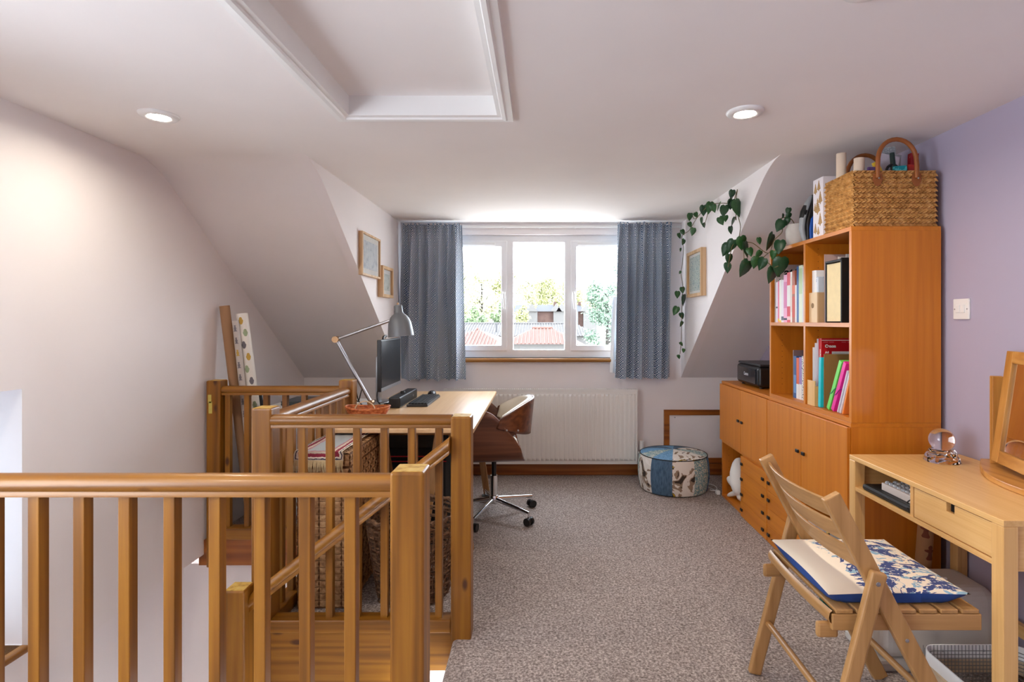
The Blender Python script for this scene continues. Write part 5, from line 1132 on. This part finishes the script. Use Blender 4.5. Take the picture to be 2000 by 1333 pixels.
# ================================================================ OFFICE CHAIR
OC = thing('office_chair', 'walnut shell swivel chair with cream padding and chrome star base', 'chair', (0,0,0))
shell = MB()
def u_shell(u, v):
    s = 2*u-1; a = abs(s); x = -0.215+(0.405-0.07*max(0,a-0.6)/0.4)*v; hgt = 0.255*(0.30+0.70*math.sin(PI*min(1,max(0,(v*0.85+0.12))))**1.3)
    if a < 0.55: y = s/0.55*0.155; z = 0.405+0.02*(v-0.6)**2
    else:
        t = (a-0.55)/0.45; ang = min(1, t*2.2)*PI/2
        y = math.copysign(0.155+0.075*math.sin(ang)+0.02*t, s); z = 0.405+0.075*(1-math.cos(ang))+max(0, t-0.30)*hgt/0.70
    return (x, y, z)
obj('seat_shell', shell.grid(u_shell, 40, 16), M['walnut'], OC, smooth=True, solid=0.012)
def back_shell(u, v, r=0.262, zo=0.0):
    a = math.radians(-82+164*u); s = abs(2*u-1)
    zt = 0.795-0.105*s**2.2; zb = 0.555+0.075*s**2
    z = zb+(zt-zb)*v; return (-0.02+r*1.02*math.cos(a)+0.025*(v-0.3), r*math.sin(a), z+zo)
obj('back_shell', MB().grid(lambda u, v: back_shell(u, v), 40, 10), M['walnut'], OC, smooth=True, solid=0.012)
obj('back_pad', MB().grid(lambda u, v: back_shell(0.03+0.94*u, 0.02+0.97*v, 0.240+0.0*u), 40, 10), M['cream_leather'], OC, smooth=True, solid=0.028)
obj('seat_pad', MB().box(-0.225,0.165,-0.195,0.195,0.425,0.490), M['cream_leather'], OC, bevel=0.03, seg=4)
for (a, z) in ((-70,0.615),(-52,0.605),(-58,0.575),(70,0.615),(52,0.605),(58,0.575)):
    ra = math.radians(a); obj('rivet', MB().ball((-0.02+0.272*math.cos(ra),0.268*math.sin(ra),z), 0.007, 8, 6), M['brushed_steel'], OC, smooth=True)
obj('gas_column', MB().tube([(0,0,0.11),(0,0,0.27)], 0.025, 16), M['chrome'], OC, smooth=True); obj('column_cover', MB().tube([(0,0,0.27),(0,0,0.40)], 0.016, 14), M['black_plastic'], OC, smooth=True)
obj('tilt_plate', MB().box(-0.09,0.09,-0.06,0.06,0.372,0.398), M['black_plastic'], OC, bevel=0.01)
obj('hub', MB().lathe([(0.030,0.085),(0.034,0.10),(0.030,0.135),(0.024,0.14)], (0,0,0), 16), M['chrome'], OC, smooth=True)
for k in range(5):
    a = math.radians(-38+72*k-0.0); d_ = Vector((math.cos(a), math.sin(a), 0)); n_ = Vector((-d_.y, d_.x, 0))
    obj('base_arm', MB().tube([d_*0.02+Vector((0,0,0.112)), d_*0.30+Vector((0,0,0.078))], [0.016,0.011], 10), M['chrome'], OC, smooth=True)
    cs = obj('caster', MB().tube([d_*0.30+n_*0.008+Vector((0,0,0.026)), d_*0.30+n_*0.026+Vector((0,0,0.026))], 0.0255, 16).tube([d_*0.30-n_*0.026+Vector((0,0,0.026)), d_*0.30-n_*0.008+Vector((0,0,0.026))], 0.0255, 16).tube([d_*0.30-n_*0.02+Vector((0,0,0.032)), d_*0.30+n_*0.02+Vector((0,0,0.032))], 0.018, 12), M['black_plastic'], OC, smooth=True)
    obj('caster_stem', MB().tube([d_*0.30+Vector((0,0,0.045)), d_*0.30+Vector((0,0,0.085))], 0.007, 8), M['chrome'], cs, smooth=True)
OC.location = (-0.305, 3.675, 0)
for ch in OC.children:
    if ch.name.split('.')[0] in ('seat_shell','back_shell','back_pad','seat_pad','rivet','tilt_plate'):
        p_ = Matrix.Rotation(math.radians(6), 4, 'Z'); ch.location = p_@ch.location; ch.rotation_euler = (0,0,math.radians(6))

# ================================================================ WICKER HAMPER AND RUNNER
HM = thing('wicker_hamper', 'tall lidded rush hamper behind the middle balustrade', 'hamper', (-0.985,2.71,0))
def weave(mb, org, du, dv, nrm, nu, nv, dep, rnd, skip=None):
    org, du, dv, nrm = Vector(org), Vector(du), Vector(dv), Vector(nrm)
    for i in range(nu):
        for j in range(nv):
            if skip and skip(i/nu, j/nv): continue
            over = (i+j) % 2 == 0; h = dep if over else dep*0.6; j_ = rnd.uniform(-0.15,0.15)
            b = len(mb.v)
            for (a, c, hh) in ((0.02,0.06,0.1),(0.5,0.03,0.8),(0.98,0.06,0.1),(0.02,0.94,0.1),(0.5,0.97,0.8),(0.98,0.94,0.1),(0.15,0.5,0.75),(0.5,0.5,1.0),(0.85,0.5,0.75)):
                mb.v.append(org+du*(i+a)/nu+dv*(j+c)/nv+nrm*h*(hh+j_*0.4))
            for q in ((0,1,7,6),(1,2,8,7),(6,7,4,3),(7,8,5,4)): mb.f.append(tuple(b+x for x in q))
HX0_, HX1_, HY0_, HY1_, HH = -1.098, -0.855, 2.478, 2.945, 0.700
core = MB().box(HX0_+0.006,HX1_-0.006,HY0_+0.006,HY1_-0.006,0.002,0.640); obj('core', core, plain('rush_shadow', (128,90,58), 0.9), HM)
wv = MB(); rnd = random.Random(9); hole = lambda u, v: 0.36 < u < 0.62 and 0.86 < v < 0.93
weave(wv, (HX0_+0.004,HY0_+0.004,0.01), (HX1_-HX0_-0.008,0,0), (0,0,0.625), (0,-1,0), 7, 21, 0.009, rnd, hole)
weave(wv, (HX1_-0.004,HY0_+0.004,0.01), (0,HY1_-HY0_-0.008,0), (0,0,0.625), (1,0,0), 12, 21, 0.009, rnd)
weave(wv, (HX0_+0.004,HY1_-0.004,0.01), (0,-(HY1_-HY0_-0.008),0), (0,0,0.625), (-1,0,0), 12, 21, 0.009, rnd)
weave(wv, (HX1_-0.004,HY1_-0.004,0.01), (-(HX1_-HX0_-0.008),0,0), (0,0,0.625), (0,1,0), 7, 21, 0.009, rnd)
obj('weave', wv, M['rush'], HM, smooth=True, kind='stuff')
obj('hand_hole', MB().box(-1.020,-0.956,HY0_+0.0035,HY0_+0.006,0.548,0.590), M['pure_black'], HM)
lid = bx('lid', (HX0_,HX1_,HY0_,HY1_,0.640,0.700), M['rush_shadow'], HM, bevel=0.008)
wl = MB()
for (o_, du, dv, n_, k, r_) in (((HX0_,HY0_,0.645),(HX1_-HX0_,0,0),(0,0,0.052),(0,-1,0),10,2),((HX1_,HY0_,0.645),(0,HY1_-HY0_,0),(0,0,0.052),(1,0,0),18,2),((HX0_,HY1_,0.645),(0,-(HY1_-HY0_),0),(0,0,0.052),(-1,0,0),18,2),((HX0_,HY0_,0.700),(HX1_-HX0_,0,0),(0,HY1_-HY0_,0),(0,0,1),9,18)):
    weave(wl, o_, du, dv, n_, k, r_, 0.007, rnd)
obj('lid_weave', wl, M['rush'], lid, smooth=True, kind='stuff')
# patterned runner with fringe on the hamper
m, nt, p = base('runner_print'); L = nt.links.new
uv = node(nt, 'ShaderNodeUVMap'); sp = node(nt, 'ShaderNodeSeparateXYZ'); L(uv.outputs[0], sp.inputs[0])
U_, V_ = sp.outputs[0], sp.outputs[1]
ed = mth('MINIMUM', mth('MINIMUM', U_, mth('SUBTRACT', 0.22, U_)), mth('MINIMUM', V_, mth('SUBTRACT', 0.52, V_)))
n = node(nt, 'ShaderNodeTexNoise'); n.inputs['Scale'].default_value = 60; L(uv.outputs[0], n.inputs['Vector'])
ee = mth('ADD', ed, mth('MULTIPLY', mth('SUBTRACT', n.outputs['Fac'], 0.5), 0.012))
r = node(nt, 'ShaderNodeValToRGB'); r.color_ramp.interpolation = 'CONSTANT'; e = r.color_ramp.elements
for i, (pos, c) in enumerate([(0.0,(214,200,178)),(0.006,(60,56,78)),(0.011,(220,208,190)),(0.018,(140,40,60)),(0.034,(206,190,170)),(0.045,(170,120,126)),(0.056,(160,166,168))]):
    if i > 1: e.new(0.5+0.03*i)
    e[i].position = pos*8; e[i].color = (*lin(c),1)
L(mth('MULTIPLY', ee, 8.0), r.inputs['Fac']); L(r.outputs['Color'], p.inputs['Base Color']); p.inputs['Roughness'].default_value = 0.95
RN = thing('fringed_runner', 'faded red and grey oriental runner with fringe on the hamper lid', 'runner', (-0.985,2.70,0.709))
def runner(u, v):
    s = v*0.50; x = -1.098+0.215*u
    if s < 0.04: return (x-0.004+0.008*(u), HY0_-0.013, 0.712-(0.04-s))
    if s < 0.06: a = (s-0.04)/0.02*PI/2; return (x, HY0_-0.013+0.013*(1-math.cos(a)), 0.712+0.003*math.sin(a))
    return (x, HY0_+(s-0.06), 0.7150+0.0015*math.sin(30*u+14*v))
obj('cloth', MB().grid(runner, 16, 50, uvfn=lambda u, v: (0.22*u, 0.52*v)), M['runner_print'], RN, smooth=True, solid=0.002)
fr_ = MB(); rnd = random.Random(3)
for i in range(110):
    x = -1.100+0.219*i/109; b = rnd.uniform(-0.006,0.006)
    fr_.tube([(x,HY0_-0.013,0.674),(x+b*0.4,HY0_-0.016-rnd.uniform(0,0.004),0.645),(x+b,HY0_-0.014,0.622+rnd.uniform(-0.006,0.006))], [0.0016,0.0014,0.0010], 4)
obj('fringe', fr_, M['fringe'], RN, kind='stuff')
# willow twig basket and black storage beneath the table
WB = thing('willow_basket', 'dark willow twig basket on the carpet under the work table', 'basket', (-0.60,2.625,0))
wc = Vector((-0.60,2.625,0)); tw = MB(); rnd = random.Random(21)
def wr(z): return 0.160+0.055*(z/0.38)
for k in range(30):
    z = 0.012+k*0.0126; ph = rnd.uniform(0,6.28)
    tw.tube([wc+Vector(((wr(z)+0.005*math.sin(16*a+k*PI))*math.cos(a), (wr(z)+0.005*math.sin(16*a+k*PI))*math.sin(a), z+0.010*math.sin(a+ph))) for a in [2*PI*i/56 for i in range(57)]], 0.0048, 5, False)
for k in range(70):
    a = rnd.uniform(0, 6.28); sl = rnd.uniform(-0.5,0.5)
    tw.tube([wc+Vector((wr(z)*1.025*math.cos(a+sl*z), wr(z)*1.025*math.sin(a+sl*z), z)) for z in (0.02,0.14,0.26,0.36)], 0.0035, 5)
obj('twigs', tw, M['willow'], WB, smooth=True, kind='stuff')
obj('rim', MB().tube([wc+Vector(((wr(0.39)+0.004*math.sin(22*a))*math.cos(a), (wr(0.39)+0.004*math.sin(22*a))*math.sin(a), 0.395+0.004*math.cos(22*a))) for a in [2*PI*i/88 for i in range(89)]], 0.011, 7, False), M['willow'], WB, smooth=True)
obj('floor_disc', MB().lathe([(0,0.004),(0.150,0.004),(0.150,0.012),(0,0.012)], wc, 28), M['willow'], WB)
BB = thing('storage_bag', 'black storage trunk with thin red stripes under the work table', 'trunk', (-0.68,3.40,0))
bx('body', (-1.03,-0.546,3.19,3.62,0.0,0.50), plain('bag_black', (16,16,18), 0.8, bump=0.2, bscale=400), BB, bevel=0.012)
bx('lid', (-1.036,-0.540,3.184,3.626,0.50,0.565), M['bag_black'], BB, bevel=0.010)
red = plain('bag_red', (190,24,40), 0.6, vary=0)
for z in (0.483, 0.512): bx('red_stripe', (-1.037,-0.539,3.1825,3.1845,z,z+0.006), red, BB)
obj('carry_strap', MB().tube(smooth_path([(-0.98,3.186,0.44),(-1.0,3.15,0.50),(-0.93,3.14,0.54),(-0.88,3.186,0.45)]), 0.007, 6), M['black_satin'], BB, smooth=True)

# ================================================================ ROLLS ON THE FAR LANDING
plain('white_wrap', (236,232,222), 0.55, vary=0.02); plain('print_gold', (196,160,70), 0.7, vary=0.1); plain('print_grey', (120,116,122), 0.7, vary=0.1); plain('grey_wrap', (196,188,180), 0.6, vary=0.03); plain('print_sage', (160,176,140), 0.7, vary=0.1)
plain('cardboard', (166,128,94), 0.85, vary=0.04)
roll('cardboard_tube', (-1.79,3.43,0.0), (-1.972+0.028,3.395,1.392), 0.029, M['cardboard'], 'brown cardboard tube leaning on the white wall', 'tube', group='rolls on the landing')
o = roll('wrapping_roll', (-1.69,3.45,0.0), (-1.850,3.42,1.345), 0.034, M['white_wrap'], 'white wrapping-paper roll with gold motifs beside the cardboard tube', 'wrapping paper', group='rolls on the landing')
pr, qr = (-1.69,3.45,0.0), (-1.850,3.42,1.345); rot = (Vector(qr)-Vector(pr)).to_track_quat('Z','Y').to_matrix(); fv = rot.inverted()@Vector((0.3,-1,0)); fa0 = math.atan2(fv.y, fv.x)
motif = [(0,0.5),(0.16,0.42),(0.20,0.2),(0.30,0.0),(0.22,-0.3),(0.10,-0.5),(0,-0.42)]
for k in range(10):
    g = MB(); cyl_decal(g, pr, qr, 0.034, fa0+(0.35 if k % 2 else -0.15), 1.31-0.075*k, 0.046, motif); obj('motif_print', g, M[('print_gold','print_sage','print_grey')[k % 3]], o)
o = roll('wrapping_roll', (-1.735,3.39,0.0), (-1.862,3.368,1.30), 0.019, M['grey_wrap'], 'slim grey wrapping-paper roll with small figures', 'wrapping paper', group='rolls on the landing')
pr, qr = (-1.735,3.39,0.0), (-1.862,3.368,1.30)
for k in range(9):
    g = MB(); cyl_decal(g, pr, qr, 0.019, fa0-0.1, 1.26-0.075*k, 0.038, [(0,0.5),(0.18,0.45),(0.08,0.3),(0.2,0.0),(0.12,-0.3),(0.3,-0.5),(0,-0.4)]); obj('figure_print', g, M[('print_grey','print_grey','print_gold')[k % 3]], o)
roll('poster_tube', (-1.66,3.52,0.0), (-1.80,3.50,0.86), 0.026, M['black_satin'], 'black poster tube behind the wrapping rolls', 'tube', group='rolls on the landing', core=M['black_plastic'])
# closed laptop and papers on a small white chest behind the far balustrade
o = thing('white_chest', 'low white chest behind the far balustrade', 'chest', (-1.51,3.80,0))
bx('carcass', (-1.79,-1.23,3.61,3.99,0.0,0.712), plain('chest_white', (206,208,208), 0.5), o, bevel=0.006)
bx('top_board', (-1.80,-1.22,3.60,4.00,0.712,0.735), M['white_gloss'], o, bevel=0.004)
o = thing('laptop', 'dark grey laptop lying on the low white chest', 'laptop', (-1.57,3.78,0.735))
bx('base', (-1.72,-1.41,3.655,3.90,0.7355,0.752), plain('laptop_grey', (84,92,96), 0.4, metal=0.4, vary=0), o, bevel=0.004)
bx('lid', (-1.72,-1.41,3.655,3.90,0.7525,0.764), M['laptop_grey'], o, bevel=0.004)
# ================================================================ OUTSIDE THE WINDOW
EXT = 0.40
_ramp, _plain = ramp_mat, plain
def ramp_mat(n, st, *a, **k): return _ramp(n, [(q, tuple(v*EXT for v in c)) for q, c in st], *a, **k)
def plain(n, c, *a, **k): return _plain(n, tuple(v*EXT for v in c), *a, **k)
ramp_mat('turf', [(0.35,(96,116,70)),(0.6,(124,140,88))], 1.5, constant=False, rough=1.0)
struct('ground', MB().box(-120, 120, 6.5, 260, -7.3, -7.0), _ramp('bounce_ground', [(0.3,(168,164,156)),(0.6,(196,192,184))], 1.5, constant=False, rough=1.0))  # hidden ground, coloured pale to bounce daylight up to the ceiling
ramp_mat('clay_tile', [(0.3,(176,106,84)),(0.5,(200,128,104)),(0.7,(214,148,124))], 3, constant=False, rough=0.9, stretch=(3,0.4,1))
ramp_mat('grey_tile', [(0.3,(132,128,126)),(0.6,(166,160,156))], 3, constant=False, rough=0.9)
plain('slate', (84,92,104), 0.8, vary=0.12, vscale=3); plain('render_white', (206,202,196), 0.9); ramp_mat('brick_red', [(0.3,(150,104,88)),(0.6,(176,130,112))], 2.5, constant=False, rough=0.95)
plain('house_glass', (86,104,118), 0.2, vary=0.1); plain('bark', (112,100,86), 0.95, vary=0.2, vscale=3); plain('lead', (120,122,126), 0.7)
def pitched(o, x0, x1, y0, y1, ze, zr, m, hip=1.6, over=0.35, rows=9, tile_rows=True):
    """hipped roof with raised tile courses on the slope that faces the room"""
    ym = (y0+y1)/2; a, b, c, d = (x0-over,y0-over,ze),(x1+over,y0-over,ze),(x1+over,y1+over,ze),(x0-over,y1+over,ze); e, f = (x0+hip,ym,zr),(x1-hip,ym,zr)
    rf = obj('roof', MB().add([a,b,c,d,e,f], [(0,1,5,4),(1,2,5),(2,3,4,5),(3,0,4),(3,2,1,0)]), m, o)
    if tile_rows:
        n = int((x1-x0)/0.22); tm = MB()
        for k in range(n):
            x = x0+0.1+(x1-x0-0.2)*k/n; t = min(1.0, (x-(x0-over))/(hip+over), ((x1+over)-x)/(hip+over))
            p0 = Vector((x,y0-over,ze+0.03)); p1 = Vector((x,y0-over+(ym-y0+over)*t,ze+(zr-ze)*t+0.03))
            tm.tube([p0, p1], 0.04, 4)
        obj('tile_courses', tm, m, rf, kind='stuff')
    obj('ridge', MB().tube([e, f], 0.12, 8), m, rf, smooth=True)
def house(name, label, x0, x1, y0, y1, ze, zr, wall, roof, wins, hip=1.6, rows=True):
    o = thing(name, label, 'house', ((x0+x1)/2,(y0+y1)/2,-7))
    bx('wall', (x0,x1,y0,y1,-7,ze), M[wall], o); pitched(o, x0, x1, y0, y1, ze, zr, M[roof], hip, tile_rows=rows)
    for (wx, wz, ww, wh) in wins:
        f_ = obj('window', plate(MB(), [wx,wx+0.08,wx+ww/2-0.03,wx+ww/2+0.03,wx+ww-0.08,wx+ww], [wz,wz+0.08,wz+wh/2,wz+wh/2+0.05,wz+wh-0.08,wz+wh], lambda x, z: x < wx+0.08 or x > wx+ww-0.08 or z < wz+0.08 or z > wz+wh-0.08 or abs(x-wx-ww/2) < 0.03 or abs(z-wz-wh/2-0.025) < 0.025, xzy, y0-0.08, y0), M['render_white'], o)
        bx('pane', (wx+0.08,wx+ww-0.08,y0-0.03,y0-0.01,wz+0.08,wz+wh-0.08), M['house_glass'], f_)
    return o
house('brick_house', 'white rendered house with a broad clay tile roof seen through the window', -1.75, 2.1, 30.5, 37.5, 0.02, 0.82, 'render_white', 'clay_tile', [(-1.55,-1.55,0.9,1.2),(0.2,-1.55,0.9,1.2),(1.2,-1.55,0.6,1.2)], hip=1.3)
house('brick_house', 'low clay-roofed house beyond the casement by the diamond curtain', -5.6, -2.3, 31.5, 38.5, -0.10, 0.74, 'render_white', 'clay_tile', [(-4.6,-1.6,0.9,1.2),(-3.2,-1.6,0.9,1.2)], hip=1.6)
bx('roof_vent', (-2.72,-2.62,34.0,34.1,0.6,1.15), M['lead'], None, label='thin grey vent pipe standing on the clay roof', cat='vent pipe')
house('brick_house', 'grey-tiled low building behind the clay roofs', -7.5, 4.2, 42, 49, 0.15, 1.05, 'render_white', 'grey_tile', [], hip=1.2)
# terrace with brick bays, white gables and slate roofs
TR = thing('terrace_houses', 'brick terrace with slate roofs and white gables in the distance', 'houses', (1.6,64,-7))
for k, (x0, x1, mw) in enumerate(((-1.6,-0.25,'render_white'),(-0.25,1.55,'brick_red'),(1.55,2.15,'render_white'),(2.15,4.3,'render_white'),(4.3,4.9,'brick_red'),(4.9,6.4,'render_white'))):
    bx('wall', (x0,x1,62-(0.5 if mw == 'render_white' else 0),66,-7,2.35), M[mw], TR)
for (x0, x1) in ((-0.5,1.8),(2.6,5.0),(-3.0,-0.9)):
    obj('roof', MB().add([(x0,61.7,2.35),(x1,61.7,2.35),(x1-0.25,64,3.15),(x0+0.25,64,3.15),(x1,66.3,2.35),(x0,66.3,2.35)], [(0,1,2,3),(3,2,4,5),(0,3,5),(1,4,2)]), M['slate'], TR)
for x in (-0.85, 1.85, 2.45, 5.2):
    obj('gable', MB().prism([(x-0.62,2.35),(x+0.62,2.35),(x,3.25)], xzy, 61.3, 62.5), M['render_white'], TR)
for x in (1.62, 4.45): bx('chimney', (x,x+0.35,63.8,64.3,2.5,3.5), M['brick_red'], TR)
# trees
EXT = 0.78
def leaf_mat(name, c, c2): return ramp_mat(name, [(0.3,c),(0.65,c2)], 0.9, constant=False, rough=0.9)
leaf_mat('spring_leaf', (164,168,108), (196,200,140)); leaf_mat('spring_pale', (184,184,136), (212,212,168)); leaf_mat('mid_leaf', (112,136,98), (146,168,120)); leaf_mat('needle', (100,128,108), (138,162,136))
def tree(name, label, x, y, zt, rad, crown0, m, n, size, seed, group, airy=0.6, cat='tree', lean=0.0):
    rnd = random.Random(seed); o = thing(name, label, cat, (x,y,-7), group)
    tr = MB(); H = zt+7; tr.tube(smooth_path([(x,y,-7),(x+rnd.uniform(-.2,.2),y,-7+H*0.4),(x+lean*0.5,y,-7+H*0.7),(x+lean,y,-7+H*0.95)],4), [0.02*H*(1-0.9*i/12) for i in range(13)], 7)
    tips = []
    for k in range(26):
        z = crown0+(zt-crown0)*rnd.uniform(0.0,0.92); a = rnd.uniform(0,6.28); t = (z-crown0)/(zt-crown0)
        rr = rad*math.sqrt(max(0.05,1-(2*t-0.85)**2*0.85))*rnd.uniform(0.55,1.0)
        q = Vector((x+rr*math.cos(a), y+rr*math.sin(a)*0.7, z+rr*0.25)); b0_ = Vector((x+lean*t*0.6,y,max(-6,z-rr*0.5)))
        tr.tube([b0_, (b0_+q)/2+Vector((0,0,-0.05*rr)), q], [0.0045*H,0.003*H,0.001*H], 5); tips.append((q, b0_))
    obj('trunk', tr, M['bark'], o, smooth=True)
    lf = MB()
    for k in range(n):
        q, b0_ = tips[rnd.randrange(len(tips))]; f = rnd.uniform(0.45,1.08); c = b0_.lerp(q, f)+Vector((rnd.gauss(0,1),rnd.gauss(0,1),rnd.gauss(0,1)))*rad*0.16*(1 if airy > 0.5 else 0.8)
        u = Vector((rnd.gauss(0,1),rnd.gauss(0,1),rnd.gauss(0,1))).normalized(); v = u.orthogonal().normalized(); s = size*rnd.uniform(0.6,1.3)
        lf.add([c-u*s, c+v*s*0.6, c+u*s, c-v*s*0.6], [(0,1,2,3)])
    obj('foliage', lf, m, o, kind='stuff')
    return o
GT = 'trees beyond the roofs'
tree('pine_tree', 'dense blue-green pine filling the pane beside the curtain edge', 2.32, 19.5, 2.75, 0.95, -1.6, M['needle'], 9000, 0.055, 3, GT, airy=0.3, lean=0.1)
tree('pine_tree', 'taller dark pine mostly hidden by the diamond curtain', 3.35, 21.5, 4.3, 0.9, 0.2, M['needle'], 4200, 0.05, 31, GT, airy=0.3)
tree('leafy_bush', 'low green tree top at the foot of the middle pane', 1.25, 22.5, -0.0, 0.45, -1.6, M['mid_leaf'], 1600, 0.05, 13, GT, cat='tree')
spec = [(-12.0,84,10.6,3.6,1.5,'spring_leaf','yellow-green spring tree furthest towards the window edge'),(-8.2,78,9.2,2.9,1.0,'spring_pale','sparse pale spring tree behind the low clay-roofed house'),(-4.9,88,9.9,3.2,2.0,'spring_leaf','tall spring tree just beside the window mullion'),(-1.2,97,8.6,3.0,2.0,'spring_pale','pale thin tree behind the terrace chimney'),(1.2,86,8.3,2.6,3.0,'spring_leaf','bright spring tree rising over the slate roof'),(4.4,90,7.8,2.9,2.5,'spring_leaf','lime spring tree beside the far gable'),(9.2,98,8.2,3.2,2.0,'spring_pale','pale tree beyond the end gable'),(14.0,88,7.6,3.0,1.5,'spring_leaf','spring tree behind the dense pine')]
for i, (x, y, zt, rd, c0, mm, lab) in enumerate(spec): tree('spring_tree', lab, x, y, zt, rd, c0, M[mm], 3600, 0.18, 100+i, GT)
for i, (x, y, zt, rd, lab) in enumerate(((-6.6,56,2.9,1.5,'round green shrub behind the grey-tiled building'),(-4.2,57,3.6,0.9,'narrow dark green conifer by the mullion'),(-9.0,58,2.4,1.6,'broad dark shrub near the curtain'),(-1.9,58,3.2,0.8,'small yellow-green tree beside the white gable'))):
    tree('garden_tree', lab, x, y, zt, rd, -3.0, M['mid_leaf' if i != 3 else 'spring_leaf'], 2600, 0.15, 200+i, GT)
